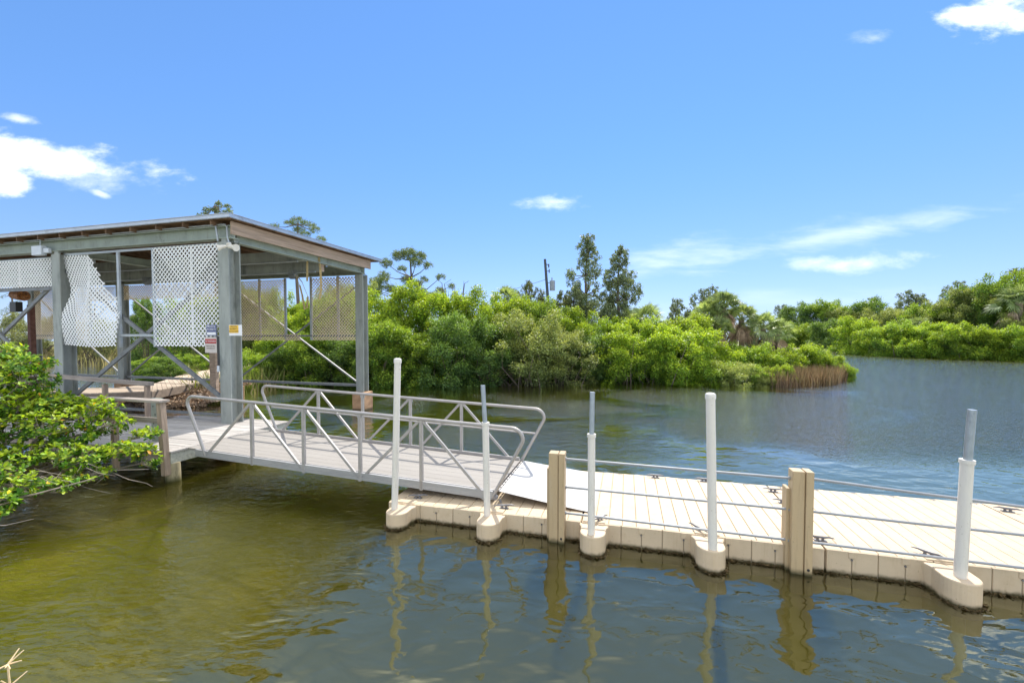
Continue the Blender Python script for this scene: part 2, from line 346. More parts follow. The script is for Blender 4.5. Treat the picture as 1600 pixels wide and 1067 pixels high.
LEFT = [(-58, 20), (-70, 30), (-62, 38), (-44, 40), (-30, 42), (-26, 48), (-26, 60), (-40, 160), (-180, 160), (-180, -40), (-100, -20)]
def land(x, y):
    x = np.asarray(x, float); y = np.asarray(y, float)
    return np.maximum(np.maximum(poly_sd(x, y, MID), poly_sd(x, y, RIGHT)), poly_sd(x, y, LEFT))
def ground_z(x, y):
    d = land(x, y); sh = 1.2 / (1 + np.exp((np.asarray(x, float) + 2.2) * 1.3)) * (np.asarray(y) < 14)
    sh = sh + .9 * np.exp(-((np.asarray(x, float) + .9) / 1.7) ** 2 - ((np.asarray(y, float) - 3.3) / 1.0) ** 2) * (1.25 - sh) / 1.2
    return np.where(d > 0, np.minimum(.45, -.45 + d * .2), np.maximum(-1.6 + sh, -.45 + d * .5))
gx = np.unique(np.concatenate([np.linspace(-180, -40, 60), np.linspace(-40, -12, 36), np.linspace(-12, 12, 80), np.linspace(12, 60, 60), np.linspace(60, 180, 50)]))
gy = np.unique(np.concatenate([np.linspace(-40, 15, 60), np.linspace(15, 60, 80), np.linspace(60, 160, 50)]))
GX, GY = np.meshgrid(gx, gy); GZ = ground_z(GX, GY) + .05 * np.sin(GX * 2.1) * np.sin(GY * 1.7)
nx, ny = len(gx), len(gy)
me = bpy.data.meshes.new('ground'); vv = np.stack([GX.ravel(), GY.ravel(), GZ.ravel()], 1)
ii = np.arange((nx) * (ny)).reshape(ny, nx)
ff = np.stack([ii[:-1, :-1].ravel(), ii[:-1, 1:].ravel(), ii[1:, 1:].ravel(), ii[1:, :-1].ravel()], 1)
# apron to the horizon
n0 = len(vv); far = 2500.
ring = [(-far, -far), (far, -far), (far, far), (-far, far)]
vv = np.vstack([vv, [(a, b, .3 if b > 0 else -1.5) for a, b in ring]])
c_ = [ii[0, 0], ii[0, -1], ii[-1, -1], ii[-1, 0]]
edges = [list(ii[0, :]), list(ii[:, -1]), list(ii[-1, ::-1]), list(ii[::-1, 0])]
faces = [list(map(int, f)) for f in ff]
for k in range(4): faces.append([int(x) for x in edges[k]][::-1] + [n0 + k, n0 + (k + 1) % 4])
me.from_pydata(vv.tolist(), [], faces)
gm = bpy.data.materials.new('marsh_ground'); gm.use_nodes = True; t = NT(gm.node_tree); b = t.n['Principled BSDF']; b.inputs['Roughness'].default_value = .9
geo = t.node('ShaderNodeNewGeometry'); P_ = geo.outputs['Position']; sp = t.node('ShaderNodeSeparateXYZ'); t.l.new(P_, sp.inputs[0])
mud = t.mix(t.noise(P_, 1.5, 6), (.045, .04, .025, 1), (.09, .075, .045, 1)); grs = t.mix(t.noise(P_, .8, 6), (.14, .17, .05, 1), (.24, .22, .10, 1))
c = t.mix(t.smooth(sp.outputs[2], .2, .42), mud, grs)
bed = t.mix(t.smooth(t.noise(P_, .6, 5), .4, .6), (.20, .195, .018, 1), (.42, .36, .04, 1))
bed = t.mix(t.smooth(t.math('ADD', sp.outputs[0], t.noise(P_, 1.2, 4)), -2.4, -1.2), bed, (.55, .53, .36, 1))
c = t.mix(t.smooth(sp.outputs[2], -.1, .03), bed, c); t.l.new(c, b.inputs['Base Color'])
me.materials.append(gm); g = bpy.data.objects.new('ground', me); COL.objects.link(g); g['kind'] = 'structure'

wm = bpy.data.materials.new('olive_creek_water'); wm.use_nodes = True; t = NT(wm.node_tree); t.n.clear()
geo = t.node('ShaderNodeNewGeometry'); P_ = geo.outputs['Position']; sp = t.node('ShaderNodeSeparateXYZ'); t.l.new(P_, sp.inputs[0])
X_, Y_ = sp.outputs[0], sp.outputs[1]
# silt: yellow-olive in the shallow on the left, deeper and darker to the right
nz = t.noise(P_, .55, 5, .6, .5)
gg = t.math('ADD', X_, t.math('MULTIPLY', t.math('SUBTRACT', nz, .5), 4.0))
shal = t.smooth(gg, 1.2, -3.0)
silt = t.mix(t.smooth(t.noise(t.mapping(P_, (1, 1.4, 1), (0, 0, .6)), 1.3, 6, .65, .6), .36, .66), (.125, .112, .008, 1), (.20, .165, .014, 1))
deep = t.mix(t.smooth(nz, .35, .65), (.050, .058, .010, 1), (.080, .085, .014, 1))
body = t.mix(shal, deep, silt)
farm = t.smooth(Y_, 8.5, 12.0)
body = t.mix(farm, body, t.mix(t.smooth(nz, .35, .65), (.085, .10, .018, 1), (.055, .07, .016, 1)))
# waves: slow undulation near, short wind ripples beyond the dock
pm = t.mapping(P_, (1, 1, 1), (0, 0, R(28)))
w1 = t.noise(t.mapping(P_, (1.0, 1.6, 1), (0, 0, R(-35))), 1.7, 2, .45, .4)
w2 = t.noise(t.mapping(P_, (.8, 2.0, 1), (0, 0, R(-32))), 5.5, 3, .5, .3)
w3 = t.noise(t.mapping(P_, (.9, 2.6, 1), (0, 0, R(20))), 4.2, 3, .55, .2)
w4 = t.noise(t.mapping(P_, (1, 2.2, 1), (0, 0, R(-12))), 12, 2, .5)
calm = t.noise(P_, .16, 3, .5, .6)
wind = t.math('MULTIPLY', farm, t.smooth(t.math('ADD', calm, t.math('MULTIPLY', X_, .012)), .40, .62))
near = t.math('SUBTRACT', 1.0, farm)
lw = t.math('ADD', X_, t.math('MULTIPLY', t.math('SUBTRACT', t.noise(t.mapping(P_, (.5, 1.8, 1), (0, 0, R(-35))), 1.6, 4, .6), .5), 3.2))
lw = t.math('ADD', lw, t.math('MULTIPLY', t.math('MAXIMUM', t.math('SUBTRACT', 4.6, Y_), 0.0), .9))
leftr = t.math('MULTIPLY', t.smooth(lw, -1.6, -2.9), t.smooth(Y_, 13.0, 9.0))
h = t.math('MULTIPLY', w1, .029)
h = t.math('ADD', h, t.math('MULTIPLY', w2, t.math('MULTIPLY_ADD', t.math('MULTIPLY', near, leftr), .016, .0016)))
h = t.math('ADD', h, t.math('MULTIPLY', w3, t.math('ADD', t.math('MULTIPLY', wind, .046), t.math('MULTIPLY', farm, .005))))
h = t.math('ADD', h, t.math('MULTIPLY', w4, t.math('MULTIPLY', wind, .034)))
bn = t.node('ShaderNodeBump'); bn.inputs['Strength'].default_value = 1; bn.inputs['Distance'].default_value = 1.0
t.l.new(h, bn.inputs['Height'])
tr = t.node('ShaderNodeBsdfTransparent'); tr.inputs[0].default_value = (1, 1, 1, 1)
gl = t.node('ShaderNodeBsdfGlossy'); gl.inputs['Roughness'].default_value = .015; t.l.new(t.mix(farm, (.96, .95, .74, 1), (1, 1, .98, 1)), gl.inputs[0])
t.l.new(bn.outputs[0], gl.inputs['Normal'])
fr = t.node('ShaderNodeFresnel'); fr.inputs[0].default_value = 1.45; t.l.new(bn.outputs[0], fr.inputs['Normal'])
mg = t.node('ShaderNodeMixShader'); t.l.new(t.math('MULTIPLY_ADD', fr.outputs[0], t.math('MULTIPLY_ADD', leftr, -.6, 1.75), t.math('MULTIPLY_ADD', leftr, -.05, .07), True), mg.inputs[0])  # mirror strength lowered by position on the left, imitating polarised sky light
t.l.new(tr.outputs[0], mg.inputs[1]); t.l.new(gl.outputs[0], mg.inputs[2])
o_ = t.node('ShaderNodeOutputMaterial'); t.l.new(mg.outputs[0], o_.inputs[0])
pv = t.node('ShaderNodeVolumePrincipled'); pv.inputs['Color'].default_value = (.25, .24, .022, 1); pv.inputs['Density'].default_value = 1.25; pv.inputs['Anisotropy'].default_value = 0.0
t.l.new(pv.outputs[0], o_.inputs[1])
scene.cycles.volume_bounces = 1
B_ = 2400.; Zb_ = -6.
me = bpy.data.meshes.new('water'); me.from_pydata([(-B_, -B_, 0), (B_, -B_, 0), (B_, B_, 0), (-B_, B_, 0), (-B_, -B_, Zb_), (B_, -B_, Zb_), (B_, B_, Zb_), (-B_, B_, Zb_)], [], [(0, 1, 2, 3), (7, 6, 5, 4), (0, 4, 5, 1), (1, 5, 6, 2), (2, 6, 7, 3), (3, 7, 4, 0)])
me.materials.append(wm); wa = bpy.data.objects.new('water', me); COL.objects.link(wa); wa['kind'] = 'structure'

# ================================================================ FLOATING DOCK
def dz_(s): return .255 + .011 * min(max(s + 2.5, 0), 4)
def WD(s, t, z): return W(s, t, z + dz_(s))          # z measured from the deck surface, the dock leans a little to the shore
dock = thing('floating_dock', 'long beige plastic floating dock with ribbed deck, pile holders and pipe railing', 'dock', W(3, 1.2, 0), ANG)
T0, T1 = .10, 2.43
secs = [(-2.80, .33), (.345, 3.385), (3.40, 6.44), (6.455, 9.5)]
for (a, b) in secs:
    m = MB(WD); m.box((a + .012, T0 + .012, -.46), (b - .012, T1 - .012, -.012)); cb_ = m.build('float_core', M['plasticgap'], dock)
    m = MB(WD)
    n = round((b - a) / .19); w = (b - a) / n
    for i in range(n):                                   # ribbed deck
        x0 = a + i * w + .004; x1 = a + (i + 1) * w - .004
        m.box((x0, T0 + .02, -.03), (x1, T1 - .02, 0))
    m.build('deck_panel', M['plastic'], dock, bevel=.006)
    n = round((b - a) / .275); w = (b - a) / n
    for side in (0, 1):
        m = MB(WD)
        y0, y1 = (T0, T0 + .035) if side == 0 else (T1 - .035, T1)
        for i in range(n):
            x0 = a + i * w + .005; x1 = a + (i + 1) * w - .005
            zt = -.003
            m.box((x0, y0, -.46), (x1, y1, zt))
            if i % 2 == 1:                                # coupler pocket
                m.box((x0 - .045, y0 - .010 if side == 0 else y1 - .02, -.085), (x0 + .035, y0 + .02 if side == 0 else y1 + .010, zt + .002))
        m.build('side_wall', M['plastic'], dock, bevel=.008)
    for i in range(1, n):
        x0 = a + i * w
        if i % 2 == 1: m = MB(WD); m.tube([(x0 - .005, T0 - .012, -.10), (x0 - .005, T0 + .02, -.10)], .011, 8); m.build('coupler_bolt', M['cleat'], dock)
    for x0, x1 in ((a - .001, a + .02), (b - .02, b + .001)): m = MB(WD); m.box((x0, T0 + .04, -.45), (x1, T1 - .04, -.032)); m.build('end_wall', M['plastic'], dock)
# pile holders
def holder(s0, ln=.33, w=.17):
    m = MB(WD)
    out = [(s0 - w - .05, T0 + .03), (s0 - w, T0 - .10)]
    out += [(s0 + w * math.cos(a), T0 - ln + w + w * math.sin(a)) for a in np.linspace(math.pi, 2 * math.pi, 15)]
    out += [(s0 + w, T0 - .10), (s0 + w + .05, T0 + .03)]
    m.prism(out, -.42, -.018)
    h = m.build('pile_holder', M['holder'], dock, smooth=False, bevel=.018)
    m = MB(WD)
    out = [(s0 - w + .02, T0 + .02), (s0 + w - .02, T0 + .02), (s0 + w - .02, T0 + .14), (s0 - w + .02, T0 + .14)]
    m.prism(out, -.02, .012); m.build('holder_plate', M['plastic'], h, bevel=.006)
    return h
POLES = [(-2.50, -.15), (-1.0, -.15), (.52, -.15), (2.02, -.15), (4.60, -.17)]
for s0, t0 in POLES: holder(s0, .40 if s0 < 4 else .43, .175)
# cleats
def cleat(s0, t0, rot=0, L=.16):
    m = MB(WD); c, s_ = math.cos(rot), math.sin(rot)
    def q(a, b, z): return (s0 + a * c - b * s_, t0 + a * s_ + b * c, z)
    m.tube([q(-L, 0, .045), q(-L * .6, 0, .055), q(-L * .25, 0, .048), q(L * .25, 0, .048), q(L * .6, 0, .055), q(L, 0, .045)], [.006, .013, .017, .017, .013, .006], 8)
    m.tube([q(-.03, 0, -.01), q(-.03, 0, .045)], [.022, .012], 8); m.tube([q(.03, 0, -.01), q(.03, 0, .045)], [.022, .012], 8)
    m.box((s0 - .07, t0 - .03, 0), (s0 + .07, t0 + .03, .010))
    m.build('cleat', M['cleat'], dock, smooth=True)
for a in [(-2.40, .36, .3), (-.88, .30, .3), (.60, .20, .9), (1.92, .22, -.9), (4.52, .23, -.8), (3.40, 2.10, 0), (3.40, 1.60, 0), (3.42, .33, 0), (6.58, 2.12, -.2), (1.50, 2.33, 0), (2.35, 2.35, 0)]: cleat(*a)
# far-edge coupler pockets seen as small dark marks
for i in range(22):
    m = MB(WD)
    s_ = -2.5 + i * .55
    m.box((s_, T1 - .055, 0.0005), (s_ + .09, T1 - .045, .004)); m.box((s_ + .04, T1 - .09, .0005), (s_ + .052, T1 - .045, .004))
    m.build('deck_slot', M['cleat'], dock)
# brown weed growing along the waterline of the floats
algae = material('brown_weed', (.085, .06, .028), .9, 0, .1, .4, 20, seg=.7)
def fringe(path, n, name='weed_fringe'):
    P = []
    for i in range(n):
        k = random.random() * (len(path) - 1); j = int(k); f = k - j; a, b = path[j], path[j + 1]
        if math.sin(k * 37.0) + random.uniform(-1, 1) < -.6: continue
        P.append((a[0] * (1 - f) + b[0] * f + random.gauss(0, .01), a[1] * (1 - f) + b[1] * f - abs(random.gauss(0, .018)), random.uniform(-.015, .022)))
    m = MB()
    for p in P:
        d = [random.gauss(0, 1) * .022 for _ in range(9)]
        m.add([(p[0] + d[0], p[1] - abs(d[1]), p[2] + d[2] * .4), (p[0] + d[3], p[1] - abs(d[4]) * .3, p[2] + d[5] * .4), (p[0] + d[6], p[1] + .004, p[2] + d[7] * .4)], [(0, 1, 2)])
    o = m.build(name, algae, dock); o['kind'] = 'stuff'
fringe([(-2.8 + i * .1, T0 - .003) for i in range(124)], 3600)
for s0, t0 in POLES: fringe([(s0 - .2, T0)] + [(s0 + .18 * math.cos(a), T0 - (.40 if s0 < 4 else .43) + .175 + .18 * math.sin(a)) for a in np.linspace(math.pi, 2 * math.pi, 12)] + [(s0 + .2, T0)], 240)

# rail posts
def railpost(s0):
    m = MB(); z1 = 1.30
    m.box((s0 - .115, -.04, -.25), (s0 + .02, .12, z1 - .005)); m.box((s0 + .030, -.055, -.25), (s0 + .115, .12, z1))
    m.box((s0 + .012, -.02, -.25), (s0 + .035, .10, z1 - .03))
    m.box((s0 - .155, .04, -.2), (s0 - .110, .20, z1 - .25))
    p = m.build('rail_post', M['railpost'], dock, bevel=.008)
    m = MB(); m.tube([(s0 + .07, -.058, .075), (s0 + .07, -.04, .075)], .017, 12); m.build('drain_hole', M['black'], p)
for s0 in (0, 3.08, 6.2): railpost(s0)
# rail pipes
RP = [([(.1, .06, 1.20), (1.6, .06, 1.185), (2.98, .06, 1.175)]), ([(.1, .06, .79), (2.98, .06, .775)]), ([(.1, .06, .41), (2.98, .06, .38)]),
      ([(3.18, .06, 1.19), (4.2, .05, 1.125), (5.3, .04, 1.06), (6.1, .05, 1.05)]), ([(3.18, .06, .775), (4.23, .06, .75), (5.3, .06, .735), (6.1, .06, .73)]),
      ([(3.18, .06, .38), (4.23, .06, .372), (6.1, .06, .35)]), ([(6.3, .06, 1.18), (9.2, .06, 1.18)]), ([(6.3, .06, .78), (9.2, .06, .78)]), ([(6.3, .06, .38), (9.2, .06, .38)])]
for pts in RP: 
    m = MB(); m.tube(pts, .0165, 10); m.tube([pts[0], tuple(np.array(pts[0]) + (.03, 0, 0))], .026, 10); m.tube([tuple(np.array(pts[-1]) - (.03, 0, 0)), pts[-1]], .026, 10)
    m.build('rail_pipe', M['pipe'], dock, smooth=True)

# dock piles: each one its own thing
def pile(base, top, mid, label, r=.050, cap=False):
    b = Vector(base); b0 = b.copy(); b0.z = -1.3; tp = Vector(top)
    p = thing('dock_pile', label, 'pole', (b.x, b.y, 0), 0, 'poles through the pile holders of the dock')
    mz = Vector(mid) if mid else tp
    m = MB(); m.tube([tuple(b0), tuple(b), tuple(mz)], r, 20, True); m.build('sleeve', M['pvc'], p, smooth=True)
    if mid:
        d = (mz - b).normalized()
        m = MB(); m.tube([tuple(mz - d * .03), tuple(mz + d * .012)], r + .010, 20, True); m.build('sleeve_collar', M['pvc'], p, smooth=True)
        m = MB(); m.tube([tuple(mz - d * .2), tuple(tp)], r * .68, 16, True); m.build('steel_pipe', M['galv'], p, smooth=True)
    if cap:
        d = (mz - b).normalized()
        m = MB(); m.tube([tuple(mz - d * .055), tuple(mz - d * .004), tuple(mz + d * .012), tuple(mz + d * .022)], [r + .009, r + .009, r + .002, r * .6], 20, True); m.build('pile_cap', M['pvc'], p, smooth=True)
pile((-1.858, 6.60, .2), (-1.80, 6.64, 2.60), None, 'tall off-white capped pole at the shore end of the floating dock', .051, True)
pile((-.375, 6.33, .2), (-.44, 6.35, 2.23), (-.40, 6.34, 1.66), 'white pole with a grey pipe top beside the lower end of the gangway', .050)
pile((1.085, 5.70, .2), (1.095, 5.74, 2.21), (1.085, 5.72, 1.63), 'white pole with a pale steel top just right of the first beige rail post', .050)
pile((2.55, 5.28, .2), (2.50, 5.30, 2.24), None, 'thick white capped pole between the two beige rail posts', .055, True)
pile((5.03, 4.66, .2), (5.06, 4.62, 2.17), (5.045, 4.64, 1.60), 'white pole with a dark steel pipe top at the right end of the dock', .057)

# ================================================================ GANGWAY
gw = thing('gangway', 'aluminium truss gangway sloping down from the wooden deck to the floating dock', 'gangway', W(-4.2, 1.35, 0), ANG)
zb = lambda s: .285 - .038 * s
zh = lambda s: 1.475 - .038 * s
def zt_(s): return zb(s) + .125
GS0, GS1 = -7.70, -1.08
for tt, nm in ((.47, 0), (2.28, 1)):
    dirn = -1 if nm == 0 else 1
    m = MB()                                            # ribbed side skirt
    a, b = -7.35, -1.12
    m.add([(a, tt - .02, zb(a)), (b, tt - .02, zb(b)), (b, tt + .02, zb(b)), (a, tt + .02, zb(a)), (a, tt - .02, zt_(a) + .01), (b, tt - .02, zt_(b) + .01), (b, tt + .02, zt_(b) + .01), (a, tt + .02, zt_(a) + .01)],
          [(0, 3, 2, 1), (4, 5, 6, 7), (0, 1, 5, 4), (1, 2, 6, 5), (2, 3, 7, 6), (3, 0, 4, 7)])
    for k in range(5):
        z = .012 + k * .028; y = tt - .020 if nm == 0 else tt + .020
        m.bar((a, y, zb(a) + z), (b, y, zb(b) + z), .010, .014)
    m.build('side_skirt', M['aluskirt'], gw)
    ss = [-5.95, -4.77, -3.58, -2.39]
    for s0 in ss:
        m = MB(); m.bar((s0, tt - .0, zb(s0) - .02), (s0, tt, zh(s0)), .058, .05); m.build('upright', M['alu'], gw, bevel=.004)
    L = -7.12; Rr = -1.22
    dg = [(L, 0, ss[0], 1), (ss[0], 1, ss[1], 0), (ss[1], 1, ss[2], 0), (ss[2], 0, ss[3], 1), (ss[3], 1, Rr, 0)]
    if nm == 1: dg = [(L, 0, ss[0], 1), (ss[0], 1, ss[1], 0), (ss[1], 0, ss[2], 1), (ss[2] + .1, 0, ss[3], 1), (ss[3], 1, Rr, 0)]
    for (s0, k0, s1, k1) in dg:
        off = .035 * (1 if s1 > s0 else -1)
        m = MB(); m.bar((s0 + off, tt, zh(s0) - .03 if k0 else zb(s0) + .04), (s1 - off, tt, zh(s1) - .03 if k1 else zb(s1) + .04), .040, .046); m.build('diagonal', M['alu'], gw, bevel=.004)
    for s0 in ss + [L, Rr]:                             # weld gussets
        top_ = s0 in ss; zc = zh(s0) - .045 if top_ else zb(s0) + .05
        m = MB(); m.box((s0 - .055, tt - .008, zc - .035), (s0 + .055, tt + .008, zc + .03)); m.build('gusset', M['aluskirt'], gw)
    # handrail with looped ends
    rr = .14; pts = [(-7.10, tt, zb(-7.1) + .03)]
    ce = (-7.41, zh(-7.41) - rr)
    for a in np.linspace(math.pi * 1.08, math.pi * .5, 9): pts.append((ce[0] + rr * math.cos(a), tt, ce[1] + rr * math.sin(a)))
    for s_ in (-6, -4, -2): pts.append((s_, tt, zh(s_)))
    ce = (-.82, zh(-.82) - .17)
    for a in np.linspace(math.pi * .5, -math.pi * .17, 11): pts.append((ce[0] + .20 * math.cos(a), tt, ce[1] + .17 * math.sin(a)))
    pts.append((-1.12, tt, zb(-1.1) + .04))
    m = MB(); m.tube(pts, .030, 12); m.build('handrail', M['alu'], gw, smooth=True)
    if nm == 1:
        m = MB(); m.tube([(-7.28, tt, zh(-7.2) - .50), (-.80, tt, zh(-.80) - .50)], .019, 10); m.build('mid_rail', M['alu'], gw, smooth=True)
m = MB()                                                # lengthwise deck extrusions
nb = 9; w = (2.24 - .51) / nb
for i in range(nb):
    y0 = .51 + i * w + .0025; y1 = y0 + w - .005
    a, b = -7.62, -1.10
    vs = [(a, y0, zt_(a) - .03), (b, y0, zt_(b) - .03), (b, y1, zt_(b) - .03), (a, y1, zt_(a) - .03), (a, y0, zt_(a)), (b, y0, zt_(b)), (b, y1, zt_(b)), (a, y1, zt_(a))]
    m.add(vs, [(0, 3, 2, 1), (4, 5, 6, 7), (0, 1, 5, 4), (1, 2, 6, 5), (2, 3, 7, 6), (3, 0, 4, 7)])
m.build('gangway_deck', M['aludeck'], gw)
for k in range(7):
    s_ = -7.2 + k * 1.0; m = MB(); m.bar((s_, .50, zt_(s_) - .07), (s_, 2.26, zt_(s_) - .07), .05, .07); m.build('cross_member', M['aluskirt'], gw)
m = MB()                                                # toe rail on the far side
m.bar((-7.3, 2.235, zt_(-7.3) + .03), (-1.12, 2.235, zt_(-1.12) + .03), .03, .05); m.build('toe_rail', M['alu'], gw)
m = MB(); m.bar((-7.3, .515, zt_(-7.3) + .008), (-1.12, .515, zt_(-1.12) + .008), .03, .018); m.build('toe_rail', M['alu'], gw)
# hinge, rollers and transition plate
m = MB()
for k in range(13): 
    y = .56 + k * .135; m.tube([(-1.055, y, zt_(-1.05) - .008), (-1.055, y + .10, zt_(-1.05) - .008)], .017, 8)
m.build('hinge', M['alu'], gw, smooth=True)
m = MB(WD)
def fz(s_): return (zt_(-1.05) - dz_(s_) - .002) + (0.012 - (zt_(-1.05) - dz_(s_))) * min(max((s_ + 1.03) / 1.5, 0), 1)
ol = [(-1.03, .50), (.50, .42), (.52, 2.28), (-1.03, 2.24)]
ns = 6; vs = []; fs = []
for i in range(ns + 1):
    s_ = -1.03 + i * 1.53 / ns; y0 = .53 - .10 * i / ns; y1 = 2.24 + .04 * i / ns
    vs += [(s_, y0, fz(s_)), (s_, y1, fz(s_)), (s_, y1, fz(s_) - .006), (s_, y0, fz(s_) - .006)]
for i in range(ns):
    k = i * 4
    for j in range(4): fs.append((k + j, k + (j + 1) % 4, k + 4 + (j + 1) % 4, k + 4 + j))
fs += [(0, 1, 2, 3)[::-1], tuple(range(ns * 4, ns * 4 + 4))]
m.add(vs, fs); m.build('transition_plate', M['flap'], gw)
for y in (.56, 2.2):
    m = MB(); zr = dz_(-1.2) + .055
    m.tube([(-1.30, y - .03, zr), (-1.30, y + .05, zr)], .052, 16); m.build('roller', M['pvc'], gw, smooth=True)
    m = MB(); m.box((-1.36, y - .05, zr - .02), (-1.12, y - .035, zb(-1.2) + .06)); m.build('roller_bracket', M['alu'], gw)
m = MB(); m.tube([(-1.06, .47, zb(-1.06) + .05), (-1.06, .40, zb(-1.06) + .05)], .035, 12); m.tube([(-1.0, .44, zb(-1.06) + .03), (-.97, .44, zb(-1.06) - .03)], .018, 10); m.build('hinge_pin', M['cleat'], gw, smooth=True)

# ================================================================ WOODEN DECK
DZ = .62
wd = thing('wooden_deck', 'grey weathered wooden deck on pilings at the top of the gangway', 'deck', W(-10.5, 1.8, 0), ANG)
m = MB(); y = .40; 
while y < 3.40:
    x = -7.93
    for L_ in (3.0 + random.uniform(-.3, .3), 3.7, 4.2, 4, 4, 4):
        if not (y > 2.42 and x - L_ < -11.6): m.box((x - L_ + .004, y + .004, DZ - .038), (x, y + .136, DZ + random.uniform(-.003, .003)))
        elif x > -11.5: m.box((-11.48, y + .004, DZ - .038), (x, y + .136, DZ + random.uniform(-.003, .003)))
        x -= L_
        if x < -21: break
    y += .142
m.build('deck_boards', M['greywood'], wd, bevel=.004)
m = MB(); m.box((-8.01, .40, DZ - .25), (-7.93, 3.40, DZ - .04)); m.build('end_beam', M['beamwood'], wd, bevel=.006)
m = MB(); m.box((-8.06, .38, DZ - .03), (-7.90, 3.42, DZ + .012)); m.build('edge_board', M['greywood'], wd, bevel=.005)
for tt in (.44, 1.9, 3.3):
    m = MB(); m.box((-20, tt, DZ - .24), (-8.02, tt + .06, DZ - .042)); m.build('deck_beam', M['capwood'], wd)
for (a, b, r) in ((-8.02, .50, .135), (-8.25, 2.3, .125), (-11.4, .6, .125), (-11.4, 3.2, .125), (-14.6, .6, .125), (-14.6, 2.3, .125), (-9.9, 3.2, .12)):
    m = MB(); m.tube([(a, b, -1.5), (a + .01, b, -.2), (a, b, DZ - .245)], [r * 1.05, r, r * .95], 18); m.build('piling', M['piling'], wd, smooth=True)
# railing on the water side
def post(s0, t0, z0, z1, w=.10, mat='postwood', lean=0, d=None):
    m = MB(); m.bar((s0, t0, z0), (s0 + lean, t0, z1), d or w, w); return m.build('railing_post', M[mat], wd, bevel=.006)
post(-7.98, .34, .16, 1.62, .115, lean=-.10); post(-9.42, .36, .16, 1.64, .10); post(-12.0, .36, .16, 1.62, .10); post(-14.5, .36, .16, 1.62, .10)
m = MB(); m.box((-9.62, .24, 1.63), (-7.98, .44, 1.68)); m.build('cap_rail', M['capwood'], wd, bevel=.006)
m = MB(); m.box((-14.7, .24, 1.61), (-9.64, .43, 1.655)); m.build('cap_rail', M['capwood'], wd, bevel=.006)
m = MB(); m.box((-9.5, .40, 1.18), (-8.06, .44, 1.29)); m.build('mid_board', M['capwood'], wd, bevel=.005)
m = MB(); m.box((-14.5, .40, 1.14), (-9.5, .44, 1.25)); m.build('mid_board', M['capwood'], wd, bevel=.005)
# railing on the land side
post(-11.52, 2.42, .2, 1.60, .10); post(-13.15, 2.44, .2, 1.60, .10); post(-15.6, 2.44, .2, 1.6, .10)
m = MB(); m.bar((-16.2, 2.44, 1.80), (-11.42, 2.44, 1.655), .17, .10); m.build('cap_rail', M['capwood'], wd, bevel=.006)
# green painted stub post with bolt heads
m = MB(); m.box((-9.25, .95, DZ), (-8.95, 1.0, 1.58)); gp = m.build('green_post', M['beam'], wd, bevel=.004)
for a, z in [(-9.18, 1.4), (-9.02, 1.36), (-9.12, 1.22), (-9.05, 1.05), (-9.17, 1.02), (-9.05, .85)]: m = MB(); m.tube([(a, .935, z), (a, .955, z)], .010, 6); m.build('bolt', M['black'], gp)

# ================================================================ BOATHOUSE
bh = thing('boathouse', 'open boathouse on grey green steel columns with white lattice panels and a flat metal roof', 'boathouse', W(-15.7, 5.8, 0), ANG)
FC = [-9.28, -15.70, -22.12, -28.5]; RC = [-9.15, -15.6, -22.15, -28.4]; FT, RT = 2.98, 8.62; CT = 5.42
def column(s0, t0, z0, z1=CT, w=.36):
    m = MB(); h = w / 2
    m.box((s0 - h, t0 - h, z0), (s0 + h, t0 - h + .03, z1)); m.box((s0 - h, t0 + h - .03, z0), (s0 + h, t0 + h, z1))
    m.box((s0 - .014, t0 - h + .03, z0), (s0 + .014, t0 + h - .03, z1)); 
    c = m.build('column', M['steel'], bh, bevel=.004); return c
for i, s0 in enumerate(FC):
    column(s0, FT, .60 if i == 0 else .7)
    m = MB(); m.box((s0 - .28, FT - .28, -1.5), (s0 + .28, FT + .28, .50 if i == 0 else .70)); m.build('pile_cap', M['cap'], bh, bevel=.02)
for s0 in RC:
    column(s0, RT, .7, 5.33, .34); m = MB(); m.box((s0 - .28, RT - .28, -1.5), (s0 + .28, RT + .28, .72)); m.build('pile_cap', M['cap'], bh, bevel=.02)
# I-beams along the front and the rear
def ibeam(a, b, w, h, name='roof_beam', mat='beam', web=.02, fl=.022):
    m = MB(); dz = Vector((0, 0, 1))
    a = Vector(a); b = Vector(b); up = Vector((0, 0, h / 2 - fl / 2))
    m.bar(tuple(a + up), tuple(b + up), w, fl); m.bar(tuple(a - up), tuple(b - up), w, fl); m.bar(tuple(a), tuple(b), web, h - 2 * fl)
    return m.build(name, M[mat], bh)
ibeam((-30, FT - .06, 5.665), (-9.0, FT - .06, 5.665), .26, .33)
ibeam((-30, RT, 5.52), (-9.0, RT, 5.52), .24, .36)
for s0 in (-9.16, -15.65, -22.1, -28.4):
    ibeam((s0, FT + .12, 5.54), (s0, RT + .1, 5.50), .22, .24, mat='beam')
for s0 in FC[:2]:
    m = MB(); m.box((s0 - .05, FT - .17, 5.42), (s0 + .11, FT - .10, 5.52)); m.box((s0+.0, FT+.0, 5.42), (s0 + .18, FT + .14, 5.5)); m.build('bearing_block', M['steel'], bh)
